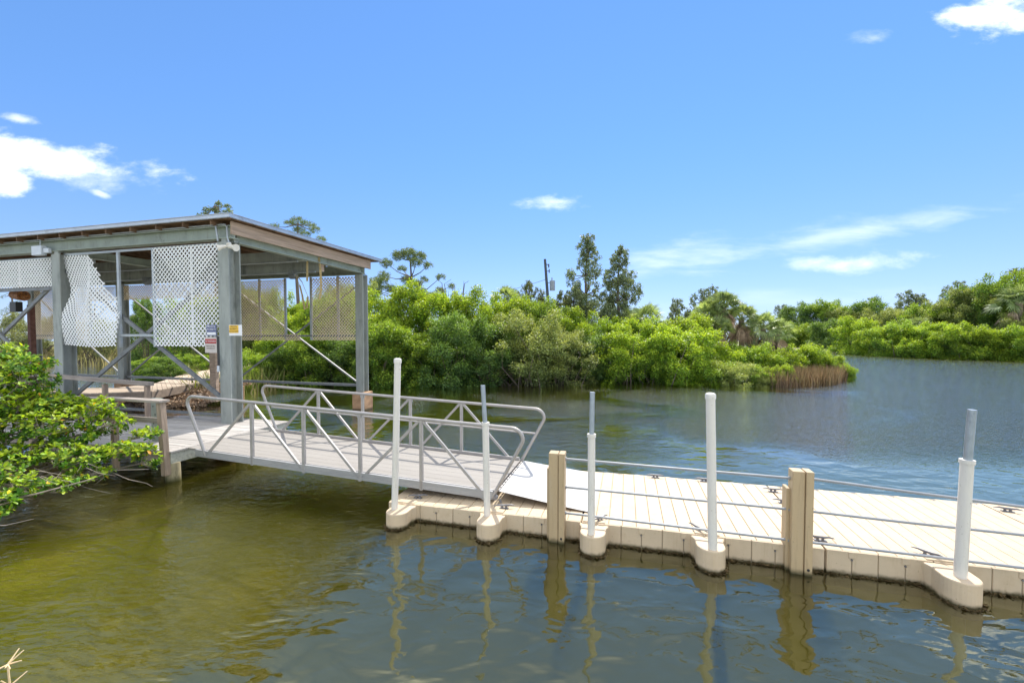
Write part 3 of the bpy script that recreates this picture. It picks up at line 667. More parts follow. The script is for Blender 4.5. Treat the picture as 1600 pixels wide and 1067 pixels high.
# lift beams running under the roof
def boxbeam(a, b, w, h, mat, endm='stud'):
    m = MB(); m.bar(a, b, w, h); o = m.build('lift_beam', M[mat], bh, bevel=.004)
    m = MB(); q = Vector(b); m.bar(tuple(q), tuple(q + Vector((.012, 0, 0))), w * .98, h * .98); m.build('end_plate', M[endm], o)
boxbeam((-29.8, 5.62, 5.30 + .245), (-9.2, 5.62, 5.545), .22, .33, 'steel'); boxbeam((-29.8, 6.45, 5.335), (-9.2, 6.45, 5.335), .2, .36, 'steel', 'fascia')
boxbeam((-29.8, 4.0, 5.50), (-16.2, 4.0, 5.50), .2, .3, 'steel')
for (tt, z) in ((5.45, 5.345), (6.25, 5.12)):
    m = MB(); m.tube([(-29.5, tt, z), (-9.3, tt, z)], .028, 8); m.build('lift_shaft', M['stud'], bh, smooth=True)
for s0 in (-10.2, -14.6, -17, -21):
    m = MB(); m.box((s0 - .08, 6.10, 5.05), (s0 + .08, 6.32, 5.20)); m.tube([(s0 - .1, 6.22, 5.0), (s0 + .12, 6.22, 5.0)], .10, 12); m.build('lift_bracket', M['brace'], bh)
# joists, boards, fascia and the metal roof
s0 = -9.45
while s0 > -30: m = MB(); m.box((s0 - .025, 2.62, 5.835), (s0 + .025, 9.3, 5.965)); m.build('joist', M['joist'], bh); s0 -= .95
m = MB(); tt = 2.64
while tt < 9.3: m.box((-30, tt, 5.966), (-8.86, tt + .14, 5.985)); tt += .147
m.build('roof_boards', M['decking'], bh)
m = MB(); m.box((-9.02, 2.80, 5.60), (-8.97, 9.0, 5.93)); m.build('fascia', M['fascia'], bh, bevel=.006)
m = MB(); m.box((-9.02, RT + .4, 5.62), (-8.97, 9.35, 5.9)); 
m = MB(); s0 = -30; wv = .23                           # ribbed sheet
prof = []
while s0 < -8.78: prof += [(s0, 0), (s0 + .17, 0), (s0 + .185, .02), (s0 + .215, .02)]; s0 += wv
prof = [(a, b) for a, b in prof if a < -8.78] + [(-8.78, 0)]
for (a, b), (c, d) in zip(prof[:-1], prof[1:]):
    m.add([(a, 2.56, 6.045 + b), (c, 2.56, 6.045 + d), (c, 9.48, 6.045 + d), (a, 9.48, 6.045 + b), (a, 2.56, 6.035 + b), (c, 2.56, 6.035 + d), (c, 9.48, 6.035 + d), (a, 9.48, 6.035 + b)],
          [(0, 1, 2, 3), (4, 7, 6, 5), (0, 4, 5, 1), (2, 6, 7, 3)])
rs = m.build('roof_sheet', M['roof'], bh)
m = MB(); m.box((-30, 2.545, 5.965), (-8.75, 2.56, 6.05)); m.box((-8.77, 2.56, 5.965), (-8.755, 9.49, 6.05)); m.box((-30, 2.52, 6.05), (-8.74, 2.62, 6.062)); m.box((-8.83, 2.62, 6.05), (-8.735, 9.5, 6.062)); m.box((-30, 9.485, 5.965), (-8.76, 9.5, 6.05))
m.box((-30, 2.56, 5.955), (-8.765, 2.60, 5.967)); m.box((-8.80, 2.6, 5.955), (-8.77, 9.48, 5.967))
m.build('drip_edge', M['roof'], rs)
for k in range(11): m = MB(); m.box((-8.93, 2.75 + k * .65, 5.93), (-8.79, 2.79 + k * .65, 5.962)); m.build('outrigger', M['joist'], bh)
# cross braces
for side, cols, tt in ((0, FC, FT + .05), (1, RC, RT)):
    for i in range(3):
        a, b = cols[i] - .18, cols[i + 1] + .18
        if side == 0: a, b = cols[i] - .05, cols[i + 1] + .05
        z0, z1 = (1.05, 4.95)
        m = MB(); m.bar((b, tt, z1), (a, tt, z0), .055, .055 if side else .11); m.build('cross_brace', M['rod' if side else 'brace'], bh)
        m = MB(); m.bar((b, tt + .07, z0), (a, tt + .07, z1), .055, .055 if side else .11); m.build('cross_brace', M['brace'], bh)
        if side: 
            m = MB(); m.bar((b, tt, .97), (a, tt, .97), .07, .10); m.build('low_rail', M['brace'], bh)
            m = MB(); m.bar((b, tt - .09, 2.93), (a, tt - .09, 2.93), .05, .07); m.build('lattice_rail', M['brace'], bh)
        elif i == 0:
            m = MB(); m.bar((b, tt, .80), (a, tt, .80), .05, .07); m.build('low_rail', M['brace'], bh)
# lattice
def lattice(s0, s1, z0, z1, t0, mat, warp=None, cut=None, name='lattice_panel', strip=.038, pitch=.097):
    """two crossing layers of diagonal strips clipped to the panel"""
    m = MB(); d = pitch * math.sqrt(2); Wd = s1 - s0; H = z1 - z0; hw = strip * math.sqrt(2) / 2
    nseg = 1 if not warp and not cut else 22
    for layer, sg in ((0, 1), (1, -1)):
        k = -H if sg > 0 else 0
        k = math.floor(k / d) * d
        while k < Wd + (0 if sg > 0 else H):
            # line s = k + sg*z
            lo, hi = 0, H
            if sg > 0: lo = max(0, -k); hi = min(H, Wd - k)
            else: lo = max(0, k - Wd); hi = min(H, k)
            if hi - lo > .03:
                n = max(1, int((hi - lo) / .12)) if nseg > 1 else 1
                zs = np.linspace(lo, hi, n + 1)
                for a, b in zip(zs[:-1], zs[1:]):
                    if cut and not cut(s0 + k + sg * (a + b) / 2, z0 + (a + b) / 2): continue
                    y = t0 + layer * .008
                    vs = []
                    for yy in (y, y + .006):
                        for z, e in ((a, -hw), (a, hw), (b, hw), (b, -hw)):
                            S = min(max(s0 + k + sg * z + e, s0), s1); Z = z0 + z
                            if warp: S, y2, Z = warp(S, yy, Z)
                            else: y2 = yy
                            vs.append((S, y2, Z))
                    m.add(vs, [(0, 1, 2, 3), (7, 6, 5, 4), (0, 4, 5, 1), (1, 5, 6, 2), (2, 6, 7, 3), (3, 7, 4, 0)])
            k += d
    return m.build(name, M[mat], bh)
def stiff(s0, z0, z1, t0, mat, w=.05, name='lattice_stile'):
    m = MB(); m.box((s0 - w / 2, t0, z0), (s0 + w / 2, t0 + .02, z1)); return m.build(name, M[mat], bh)
LT = 2.90
lattice(-11.93, -9.42, 2.66, 5.42, LT, 'lattice'); stiff(-10.53, 2.75, 5.4, LT + .02, 'lattice')
lattice(-21.9, -15.92, 4.46, 5.33, LT, 'lattice'); stiff(-17.6, 4.5, 5.33, LT + .02, 'lattice')
def cutB(s, z):  # torn top right corner
    e = np.interp(z, [2.6, 3.78, 4.35, 4.9, 5.4], [-13.25, -13.27, -13.86, -14.1, -14.42]); return s < e
def warpB(s, y, z):
    k = max(0, min(1, (5.3 - z) / 1.3)); k = k * k * (3 - 2 * k)
    left = max(0, min(1, (-13.9 - s) / 1.6))
    mid = math.exp(-((z - 4.2) / .55) ** 2)
    s2 = s + .28 * left * mid
    y2 = y + .10 * math.sin((s + 15.6) * 3.2 + 1.0) * mid - .05 * k + .06 * math.sin(z * 2.2 + s)
    return s2, y2, z - .03 * math.sin((s + 15) * 2)
lattice(-15.62, -13.25, 2.65, 5.36, LT, 'lattice', warpB, cutB); 
m = MB(); pr = None
for z in np.linspace(2.8, 5.3, 12):
    q = warpB(-14.5, LT + .022, z)
    if pr: m.bar(pr, q, .05, .012)
    pr = q
m.build('lattice_stile', M['lattice'], bh)
m = MB(); m.box((-15.5, LT + .02, 5.37), (-9.45, LT + .06, 5.43)); m.build('lattice_rail', M['stud'], bh)
m = MB(); m.box((-22, LT + .02, 5.30), (-15.9, LT + .06, 5.36)); m.build('lattice_rail', M['stud'], bh)
m = MB(); m.box((-13.30, LT + .024, 2.93), (-11.90, LT + .06, 3.0)); m.build('lattice_rail', M['stud'], bh)
m = MB(); m.box((-22, LT + .04, 4.36), (-15.9, LT + .10, 4.47)); m.build('lattice_rail', M['brace'], bh)
m = MB(); m.box((-13.36, LT + .03, 2.62), (-13.27, LT + .08, 5.37)); m.build('lattice_stud', M['stud'], bh)
m = MB(); m.box((-11.99, LT + .03, 2.64), (-11.93, LT + .08, 5.37)); m.build('lattice_stud', M['stud'], bh)
RL = 8.50
lattice(-15.4, -12.7, 2.73, 5.26, RL, 'latticeold', strip=.042); lattice(-12.7, -11.95, 2.73, 3.0, RL, 'latticeold', strip=.042)
lattice(-11.42, -9.33, 2.75, 5.26, RL, 'latticeold', strip=.042)
lattice(-21.9, -15.8, 4.60, 5.26, RL, 'latticeold', strip=.042); lattice(-28.2, -24.2, 2.74, 5.26, RL, 'latticeold', strip=.042); lattice(-24.2, -22.4, 4.6, 5.26, RL, 'latticeold', strip=.042)
for s0 in (-14.04, -12.72, -11.45, -10.17, -26, -24.2):
    m = MB(); m.box((s0 - .05, RL + .02, 2.75), (s0 + .05, RL + .07, 5.3)); m.build('lattice_stud', M['stud'], bh)
# conduit
m = MB(); m.tube([(-28, FT - .20, 5.86), (-9.3, FT - .20, 5.86), (-9.16, FT - .20, 5.85), (-9.10, FT - .20, 5.78), (-9.09, FT - .20, 5.50), (-9.02, FT - .21, 5.36)], .020, 8); m.build('conduit', M['stud'], bh, smooth=True)
m = MB(); m.tube([(-9.47, FT - .20, 5.84), (-9.40, FT - .20, 5.43)], .026, 8); m.build('conduit', M['stud'], bh, smooth=True)
m = MB(); m.tube([(-16.28, FT - .20, 5.86), (-16.30, FT - .20, 5.6)], .02, 8); m.build('conduit', M['stud'], bh, smooth=True)
# hanging straps
for pts in ([(-9.22, 5.78, 5.66), (-9.24, 5.8, 5.35), (-9.27, 5.82, 4.75)], [(-9.12, 6.2, 5.6), (-9.10, 6.25, 5.2), (-9.2, 6.4, 4.65), (-9.35, 6.5, 4.2)], [(-10.1, 6.22, 5.05), (-10.0, 6.3, 4.7), (-9.9, 6.3, 4.35), (-9.85, 6.35, 3.85)], [(-10.05, 6.25, 5.0), (-9.9, 6.3, 4.8), (-9.75, 6.4, 4.3), (-9.8, 6.4, 3.9)]):
    m = MB()
    for a, b in zip(pts[:-1], pts[1:]): m.bar(a, b, .07, .012)
    m.build('strap', M['rope'], bh)
# rear rusty post near the motor
m = MB(); m.box((-26.9, 7.6, .2), (-26.7, 7.8, 4.4)); m.build('lift_post', M['rust'], bh)

# things fixed to the boathouse
fl = thing('floodlight', 'twin-headed cream security floodlight at the top of the corner column', 'light', W(-9.0, 2.78, 5.3), ANG)
m = MB(); m.tube([(-9.02, 2.74, 5.36), (-9.02, 2.80, 5.24)], .06, 12); m.build('junction_plate', M['lampw'], fl, smooth=True)
for (a, b) in (((-9.03, 2.70, 5.27), (-9.16, 2.55, 5.20)), ((-8.98, 2.70, 5.26), (-8.68, 2.66, 5.20))):
    m = MB(); A = np.array(a); B = np.array(b); m.tube([tuple(A), tuple(A + .35 * (B - A)), tuple(A + .7 * (B - A)), tuple(B)], [.025, .05, .06, .095], 14); m.build('lamp_head', M['lampw'], fl, smooth=True)
jb = MB(); jb.box((-16.48, 2.66, 5.38), (-16.05, 2.80, 5.66)); o = jb.build('junction_box', M['box'], bevel=.01); tag(o, 'pale grey electrical box under the front roof beam beside the left column', 'electrical box')
jb = MB(); jb.box((-16.02, 2.70, 5.44), (-15.80, 2.78, 5.58)); o = jb.build('conduit_box', M['box'], bevel=.008); tag(o, 'small grey box next to the electrical box above the left column', 'electrical box')
mt = thing('hoist_motor', 'rusty orange boat hoist motor with black control box hanging beside the far left column', 'motor', W(-26.8, 7.4, 4.0), ANG)
m = MB()
m.tube([(-27.15, 7.3, 4.86), (-26.45, 7.3, 4.80)], [.20, .24], 14); m.tube([(-26.5, 7.3, 4.75), (-26.2, 7.3, 4.72)], [.13, .11], 12); m.box((-27.2, 7.2, 4.95), (-26.7, 7.45, 5.15)); m.tube([(-26.8, 7.3, 4.9), (-26.75, 7.3, 5.35)], .05, 8)
m.build('motor_body', M['motor'], mt, smooth=True)
m = MB(); m.box((-27.2, 7.15, 4.05), (-26.75, 7.4, 4.52)); m.build('control_box', M['black'], mt, bevel=.02)
mt2 = MB(); mt2.tube([(-26.0, 2.9, 3.9), (-25.6, 2.9, 3.88)], .15, 12); 

def text(body, size, mat, parent, loc, rot, name='lettering', ext=.001):
    cu = bpy.data.curves.new(name, 'FONT'); cu.body = body; cu.size = size; cu.align_x = 'CENTER'; cu.align_y = 'CENTER'; cu.extrude = ext; cu.space_line = .8
    o = bpy.data.objects.new(name, cu); COL.objects.link(o)
    dg = bpy.context.evaluated_depsgraph_get(); me = bpy.data.meshes.new_from_object(o.evaluated_get(dg)); bpy.data.objects.remove(o)
    me.materials.clear(); me.materials.append(mat)
    o = bpy.data.objects.new(name, me); COL.objects.link(o); o.parent = parent; o.location = loc; o.rotation_euler = rot; return o
# signs: local x to the right, z up, facing -y
def sign(name, label, s0, t0, z0, w, h, rz, build):
    p = W(s0, t0, z0); t_ = thing(name, label, 'sign', p, ANG + rz); loc = Matrix.Translation(p) @ Matrix.Rotation(ANG + rz, 4, 'Z')
    def bx(nm, mat, x0, z0_, x1, z1_, y0=0, y1=.006, par=None):
        m = MB(lambda a, b, c: loc @ Vector((a, b, c))); m.box((x0, y0, z0_), (x1, y1, z1_)); return m.build(nm, mat, par or t_)
    build(t_, bx); return t_
def sA(t_, bx):
    bd = bx('board', M['signw'], -.21, -.13, .21, .15, 0, .006); bx('yellow_panel', M['signy'], -.20, -.06, .10, .14, -.004, -.0005, bd)
    for i, l in enumerate(('PRIVATE', 'PROPERTY', 'NO DOCKING')): text(l, .056 if i < 2 else .048, M['ink'], bd, (-.05, -.006, .105 - i * .062), (R(90), 0, 0))
sign('property_sign', 'white and yellow notice board fixed across the face of the corner column', -8.87, 2.76, 3.09, .4, .28, 0, sA)
def sB(t_, bx):
    bd = bx('board', M['signb'], -.17, -.14, .17, .15); bx('white_band', M['signw'], -.15, -.12, .15, -.05, -.004, -.0005, bd)
    text('PRIVATE', .075, M['inkw'], bd, (0, -.006, .10), (R(90), 0, 0)); text('PROPERTY', .066, M['inkw'], bd, (0, -.006, .025), (R(90), 0, 0))
sign('private_property_sign', 'small blue and white PRIVATE PROPERTY sign left of the corner column', -9.72, 2.80, 3.10, .34, .28, 0, sB)
def sC(t_, bx):
    bd = bx('board', M['signc'], -.20, -.22, .20, .20); bx('red_band', M['signr'], -.19, .03, .19, .15, -.004, -.0005, bd)
    text('NO TRESPASSING', .046, M['inkw'], bd, (0, -.006, .09), (R(90), 0, 0))
    for i, l in enumerate(('VIOLATORS WILL', 'BE PROSECUTED')): text(l, .038, M['ink'], bd, (0, -.006, -.04 - i * .06), (R(90), 0, 0))
    M2 = bx('black_tag', M['black'], .21, -.55, .28, .22, 0, .03)
    bx('lower_tag', M['box'], .19, -.72, .27, -.56, 0, .02)
sign('trespass_sign', 'red and cream NO TRESPASSING sign on the wooden post behind the corner column', -9.75, 2.80, 2.72, .4, .4, 0, sC)
m = MB(lambda a, b, c: Vector((a, b, c))); m.box((-12.02, 16.75, .3), (-11.78, 16.95, 2.35)); o = m.build('wooden_post', M['fascia'], bevel=.01); tag(o, 'pale wooden post standing behind the deck just left of the corner column', 'post')

# ================================================================ BOARDWALK AND RIPRAP ON THE LEFT SHORE
bw = thing('boardwalk', 'sandy boardwalk with a dark side beam rising to the land behind the boathouse', 'boardwalk', (-16, 19, 0))
wk = [((-18.6, 15.6), (-19.6, 17.3)), ((-16.2, 15.9), (-16.6, 17.6)), ((-14.2, 16.6), (-16.2, 19.0)), ((-14.6, 19.6), (-18.6, 24.0)), ((-15.0, 23), (-19.5, 29)), ((-17.6, 31), (-22.6, 37)), ((-19.5, 36), (-25.5, 40))]
idw = lambda a, b, c: Vector((a, b, c))
m = MB(idw); side = MB(idw)
for (a, b), (c, d) in zip(wk[:-1], wk[1:]):
    n = 10
    for i in range(n):
        f0, f1 = i / n, (i + .93) / n
        p = [tuple(np.array(a) * (1 - f0) + np.array(c) * f0), tuple(np.array(a) * (1 - f1) + np.array(c) * f1), tuple(np.array(b) * (1 - f1) + np.array(d) * f1), tuple(np.array(b) * (1 - f0) + np.array(d) * f0)]
        m.prism(p, .72, .76)
    side.prism([a, c, (c[0] - .12, c[1]), (a[0] - .12, a[1] + .1)], .42, .72); side.prism([b, d, (d[0] + .12, d[1]), (b[0] + .12, b[1] - .1)], .42, .72)
m.build('walk_boards', M['walk'], bw); side.build('side_beam', M['walkside'], bw)
for a in ((-16.4, 16.2), (-14.5, 17.0), (-14.8, 19.8), (-15.3, 23)):
    m = MB(idw); m.tube([(a[0], a[1] + .1, -1.3), (a[0], a[1] + .1, .45)], .12, 12); m.build('piling', M['piling'], bw, smooth=True)
def rock(x, y, z, r):
    bm = bmesh.new(); bmesh.ops.create_icosphere(bm, subdivisions=2, radius=r)
    o3 = Vector((x, y, z)) * 3
    for v in bm.verts: v.co *= 1 + .45 * mnoise.noise(v.co / r * 1.1 + o3); v.co.z *= .7
    me = bpy.data.meshes.new('riprap_rock'); bm.to_mesh(me); bm.free(); me.materials.append(M['rock'])
    o = bpy.data.objects.new('riprap_rock', me); COL.objects.link(o); o.location = (x, y, z); return o
for i in range(26):
    f = random.random(); x = -15.4 + f * 2.4 + random.uniform(-.3, .3); y = 17.4 + f * .6 + random.uniform(-.5, 1.6)
    o = rock(x, y, .05 + max(0, (y - 17.2)) * .16, random.uniform(.12, .30)); o['group'] = 'riprap rocks on the bank under the boardwalk'
    tag(o, 'brownish riprap rock on the bank behind the wooden deck', 'rock')

# ================================================================ FOLIAGE TOOLS
def mesh_from(name, V, F4, mat, shoot=None, tri=False, smooth=False):
    """numpy vertices and equal-sized faces to a mesh"""
    me = bpy.data.meshes.new(name); k = F4.shape[1]; nf = len(F4)
    me.vertices.add(len(V)); me.vertices.foreach_set('co', V.astype(np.float32).ravel())
    me.loops.add(nf * k); me.loops.foreach_set('vertex_index', F4.astype(np.int32).ravel())
    me.polygons.add(nf); me.polygons.foreach_set('loop_start', np.arange(0, nf * k, k, dtype=np.int32))
    if shoot is not None:
        at = me.attributes.new('shoot', 'FLOAT', 'POINT'); at.data.foreach_set('value', shoot.astype(np.float32))
    me.materials.append(mat); me.update(calc_edges=True); me.validate(); return me
def unit(a): return a / (np.linalg.norm(a, axis=-1, keepdims=True) + 1e-9)
def leaves(P, N, L, Wd, droop=0, axis=None):
    """one diamond per point: P centres, N normals, L lengths, Wd widths"""
    n = len(P); N = unit(N); a = unit(rng.normal(size=(n, 3))) if axis is None else unit(axis)
    A = unit(a - N * (a * N).sum(1, keepdims=True)); B = np.cross(N, A)
    L = np.broadcast_to(L, (n,))[:, None]; Wd = np.broadcast_to(Wd, (n,))[:, None]
    V = np.stack([P - A * L / 2, P + B * Wd / 2 + A * L * .08, P + A * L / 2 - N * L * .12, P - B * Wd / 2 + A * L * .08], 1).reshape(-1, 3)
    return V, np.arange(4 * n).reshape(n, 4)
def shellpts(n, c, r, up=.25, inner=.55):
    d = unit(rng.normal(size=(n, 3))); d[:, 2] = np.where(rng.random(n) < up, np.abs(d[:, 2]), d[:, 2])
    rad = inner + (1 - inner) * rng.random(n) ** .5
    return np.array(c) + d * rad[:, None] * np.array(r), d, rad
def branches(m, root, targets, r0=.05, world=True):
    for t_ in targets:
        a = np.array(root); b = np.array(t_); mid = (a + b) / 2 + rng.normal(size=3) * .12 * np.linalg.norm(b - a); mid[2] -= .05 * np.linalg.norm(b - a)
        m.tube([tuple(a), tuple(a * .6 + mid * .4), tuple(mid), tuple(b)], [r0, r0 * .8, r0 * .55, r0 * .2], 5, True, cap=False)
def bush_meshes(kind, mat, nleaf=15000, leaf=.115, w=1.9, h=4.6, nlobe=75, seed=0, low=.0, asp=.5):
    """a mangrove-like shrub: many small lobes over a broad body, stems and prop roots below"""
    global rng
    rng = np.random.default_rng(seed); cs = []
    for i in range(nlobe):
        z = h * (low * .6 + (1 - low * .6) * rng.random() ** .75) - .3
        rr = w * math.sqrt(max(.06, 1 - (abs(z / h - .42) / .62) ** 3.6)); a = rng.random() * 6.283; q = rr * (.25 + .72 * rng.random())
        s_ = rng.uniform(.22, .68) * (1.05 - .25 * z / h)
        cs.append((np.array([q * math.cos(a), q * math.sin(a), z]), np.array([s_, s_, s_ * rng.uniform(.85, 1.35)])))
    for i in range(5): cs.append((np.array([rng.normal() * w * .35, rng.normal() * w * .35, h * rng.uniform(.86, 1.0)]), np.array([.38, .38, .55]) * rng.uniform(.8, 1.2)))
    vol = np.array([r.prod() ** (2 / 3) for _, r in cs]); ns = (nleaf * vol / vol.sum()).astype(int)
    Vs = []; Fs = []; Sh = []; k = 0
    for (c, r), n in zip(cs, ns):
        P, d, rad = shellpts(n, c, r * 1.18, .5, .35)
        # clump the leaves in sprays
        g = rng.integers(0, max(2, n // 9), n); gc = P[g % n]; P = gc + (P - gc) * .20 + rng.normal(size=P.shape) * np.array([.055, .055, .10])
        N = unit(d * .8 + np.array([0, 0, .35]) + rng.normal(size=P.shape) * .9)
        V, F = leaves(P, N, leaf * rng.uniform(.6, 1.35, n), leaf * asp * rng.uniform(.7, 1.2, n))
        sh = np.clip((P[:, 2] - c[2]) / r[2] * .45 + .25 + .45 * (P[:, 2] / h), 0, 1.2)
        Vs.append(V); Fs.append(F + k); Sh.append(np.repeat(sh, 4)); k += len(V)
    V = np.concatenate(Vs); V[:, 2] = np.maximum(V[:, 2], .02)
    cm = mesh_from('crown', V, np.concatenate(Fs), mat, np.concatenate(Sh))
    m = MB(idw)
    for c, r in cs[:16]: branches(m, (rng.normal() * .3, rng.normal() * .3, .15), [c], .045)
    for i in range(12):
        a = rng.random() * 6.28; q = rng.uniform(.3, w * .85); m.tube([(q * math.cos(a), q * math.sin(a), -.5), (q * .8 * math.cos(a), q * .8 * math.sin(a), .5), (q * .35 * math.cos(a), q * .35 * math.sin(a), 1.1)], .022, 5, True, cap=False)
    tm = bpy.data.meshes.new('stems'); tm.from_pydata([tuple(v) for v in m.v], [], m.f); tm.materials.append(M['bark'])
    return cm, tm
def place(meshes, name, cat, label, group, loc, sc=(1, 1, 1), rz=None, pn=('crown', 'stems')):
    o = bpy.data.objects.new(name, None); COL.objects.link(o); o.location = loc; o.scale = sc; o.rotation_euler = (0, 0, random.uniform(0, 6.28) if rz is None else rz)
    o.empty_display_size = .3; tag(o, label, cat, group)
    for me_, n_ in zip(meshes, pn):
        c = bpy.data.objects.new(n_, me_); COL.objects.link(c); c.parent = o
    return o
ORD = ['first', 'second', 'third', 'fourth', 'fifth', 'sixth', 'seventh', 'eighth', 'ninth', 'tenth', 'eleventh', 'twelfth', 'thirteenth', 'fourteenth', 'fifteenth', 'sixteenth', 'seventeenth', 'eighteenth', 'nineteenth', 'twentieth',
       'twenty-first', 'twenty-second', 'twenty-third', 'twenty-fourth', 'twenty-fifth', 'twenty-sixth', 'twenty-seventh', 'twenty-eighth']
BK = {}
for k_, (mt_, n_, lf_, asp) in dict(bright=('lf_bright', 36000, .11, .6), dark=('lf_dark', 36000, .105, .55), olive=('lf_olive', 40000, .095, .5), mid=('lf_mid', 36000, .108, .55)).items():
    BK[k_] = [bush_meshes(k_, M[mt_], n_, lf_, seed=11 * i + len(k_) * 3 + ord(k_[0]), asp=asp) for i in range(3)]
BN = dict(bright='bright yellow-green mangrove', dark='dark blue-green mangrove', olive='olive grey buttonwood bush', mid='mid-green mangrove')
def zg(x, y): return float(ground_z(np.array([x]), np.array([y]))[0])
def row(items, name, cat, fmt, group):
    for i, (kind, px, Y, top, wsc) in enumerate(items):
        x = (px - 800) / 660 * Y; h = 3 + (522 - top) / 660 * Y
        zs = max(h / 4.75, wsc * .80); place(BK[kind][i % 3], name, cat, fmt.format(BN[kind], ORD[i]), group, (x, Y, -.05 + h - zs * 4.75), (wsc, wsc, zs))
# near row of the middle bank
row([('mid', 395, 25.5, 548, .8), ('dark', 440, 26.2, 545, 1.0), ('mid', 492, 26.3, 520, 1.05), ('dark', 545, 26.0, 515, 1.1), ('mid', 600, 25.2, 500, 1.1), ('mid', 652, 25.2, 520, 1.0), ('dark', 700, 25.0, 495, 1.15), ('dark', 762, 25.2, 500, 1.1), ('olive', 825, 25.2, 490, 1.3),
     ('olive', 880, 25.6, 515, 1.05), ('dark', 925, 27.0, 520, .95), ('bright', 965, 26.4, 515, 1.05), ('mid', 1010, 26.4, 525, .9), ('bright', 1058, 25.8, 510, 1.1), ('mid', 1105, 25.9, 560, .95), ('olive', 1150, 24.9, 566, .75), ('mid', 1180, 24.9, 572, .55)],
    'mangrove_bush', 'bush', '{}, {} from left in the waterline row of the middle bank', 'mangroves along the waterline of the middle bank')
row([('bright', 455, 29, 490, 1.1), ('bright', 520, 29, 462, 1.15), ('bright', 590, 28.6, 462, 1.2), ('bright', 640, 28.4, 450, 1.2), ('bright', 690, 28.6, 462, 1.15), ('bright', 740, 28.6, 458, 1.15), ('bright', 790, 28.8, 468, 1.15), ('mid', 842, 29, 472, 1.2), ('bright', 892, 29, 488, 1.15),
     ('mid', 940, 30, 500, 1.0), ('bright', 982, 29.2, 498, 1.1), ('mid', 1030, 29.6, 505, 1.1), ('bright', 1075, 28.4, 495, 1.1), ('bright', 1120, 28.0, 538, 1.1), ('mid', 1165, 28.4, 540, 1.1), ('bright', 1210, 28.6, 545, 1.0), ('bright', 1250, 29.4, 540, 1.0), ('bright', 1288, 30, 552, .75)],
    'mangrove_tree', 'mangrove', '{}, {} from left in the taller second row of the middle bank', 'taller mangroves behind the waterline row')
# small bushes at the tip
for kind, px, Y, top, w_, lab in (('olive', 1200, 24.4, 582, .50, 'low grey-green bush at the foot of the middle bank left of the brown reeds'), ('bright', 1222, 24.6, 570, .42, 'small yellow-green bush at the left edge of the brown reeds'),
                           ('mid', 1318, 27.6, 568, .45, 'small green bush at the very tip of the middle bank, right of the reeds'), ('bright', 1285, 28.6, 556, .6, 'bright low bush standing above the brown reeds at the tip')):
    x = (px - 800) / 660 * Y; zs = w_; place(BK[kind][1], 'low_bush', 'bush', lab, None, (x, Y, -.05 + (3 + (522 - top) / 660 * Y) - zs * 4.75), (w_, w_, zs))
# right bank
row([('mid', 1245, 84, 505, 1.9), ('bright', 1275, 80, 508, 1.9), ('dark', 1305, 73, 500, 2.0), ('bright', 1338, 66, 498, 1.8), ('bright', 1370, 61, 512, 1.6), ('mid', 1400, 58, 505, 1.6), ('bright', 1432, 55.5, 510, 1.5), ('bright', 1465, 53.5, 505, 1.5), ('mid', 1498, 52, 512, 1.5), ('bright', 1532, 50.5, 512, 1.5), ('bright', 1568, 49, 518, 1.4), ('mid', 1604, 47.5, 512, 1.5), ('bright', 1645, 46, 515, 1.5)],
    'shore_bush', 'bush', '{}, {} from left along the waterline of the right bank', 'mangroves along the waterline of the right bank')
row([('dark', 1232, 92, 482, 2.0), ('dark', 1262, 88, 474, 2.3), ('mid', 1296, 84, 472, 2.2), ('olive', 1325, 80, 482, 2.0), ('dark', 1350, 78, 470, 2.2), ('olive', 1380, 72, 482, 1.9), ('olive', 1412, 70, 486, 1.9), ('mid', 1442, 66, 478, 1.9), ('olive', 1468, 64, 470, 1.8), ('dark', 1498, 64, 456, 1.9), ('olive', 1525, 62, 448, 2.0), ('dark', 1556, 60, 442, 1.9), ('mid', 1585, 58, 430, 1.9), ('mid', 1618, 57, 430, 1.9), ('olive', 1600, 54.5, 490, 1.4), ('mid', 1665, 56, 460, 1.9)],
    'shore_tree', 'tree', '{}, {} from left in the second row of the right bank', 'trees behind the waterline of the right bank')

# ---- trees with tufts: conifers, pines
def tuft_tree(mat, tufts, trunkpts, trunkr, leaf, asp, dens, seed, hang=0.0, barkm='bark', brr=.05):
    global rng
    rng = np.random.default_rng(seed); Vs = []; Fs = []; k = 0; m = MB(idw)
    m.tube(trunkpts, trunkr, 8, True)
    TP = np.array(trunkpts)
    for (x, y, z, rx, rz) in tufts:
        n = max(20, int(dens * rx * rx * rz ** .6)); P, d, rad = shellpts(n, (x, y, z), (rx, rx, rz), .3, .25)
        g = rng.integers(0, max(2, n // 10), n); gc = P[g % n]; P = gc + (P - gc) * .2 + rng.normal(size=P.shape) * leaf * .25
        ax = unit(d * .6 + rng.normal(size=P.shape) * .6 + np.array([0, 0, -hang])); N = unit(np.cross(ax, rng.normal(size=P.shape)))
        V, F = leaves(P, N, leaf * rng.uniform(.6, 1.3, n), leaf * asp, axis=ax); Vs.append(V); Fs.append(F + k); k += len(V)
        i = int(np.argmin(np.abs(TP[:, 2] - (z - .35 * math.hypot(x - TP[:, 0].mean(), y - TP[:, 1].mean())))))
        a = TP[i]; b = np.array([x, y, z]); mid = a * .45 + b * .55 + np.array([0, 0, -.08 * np.linalg.norm(b - a)])
        m.tube([tuple(a), tuple(mid), tuple(b)], [brr, brr * .6, brr * .25], 5, True, cap=False)
    cm = mesh_from('crown', np.concatenate(Vs), np.concatenate(Fs), mat)
    tm = bpy.data.meshes.new('trunk'); tm.from_pydata([tuple(v) for v in m.v], [], m.f); tm.materials.append(M[barkm])
    return cm, tm
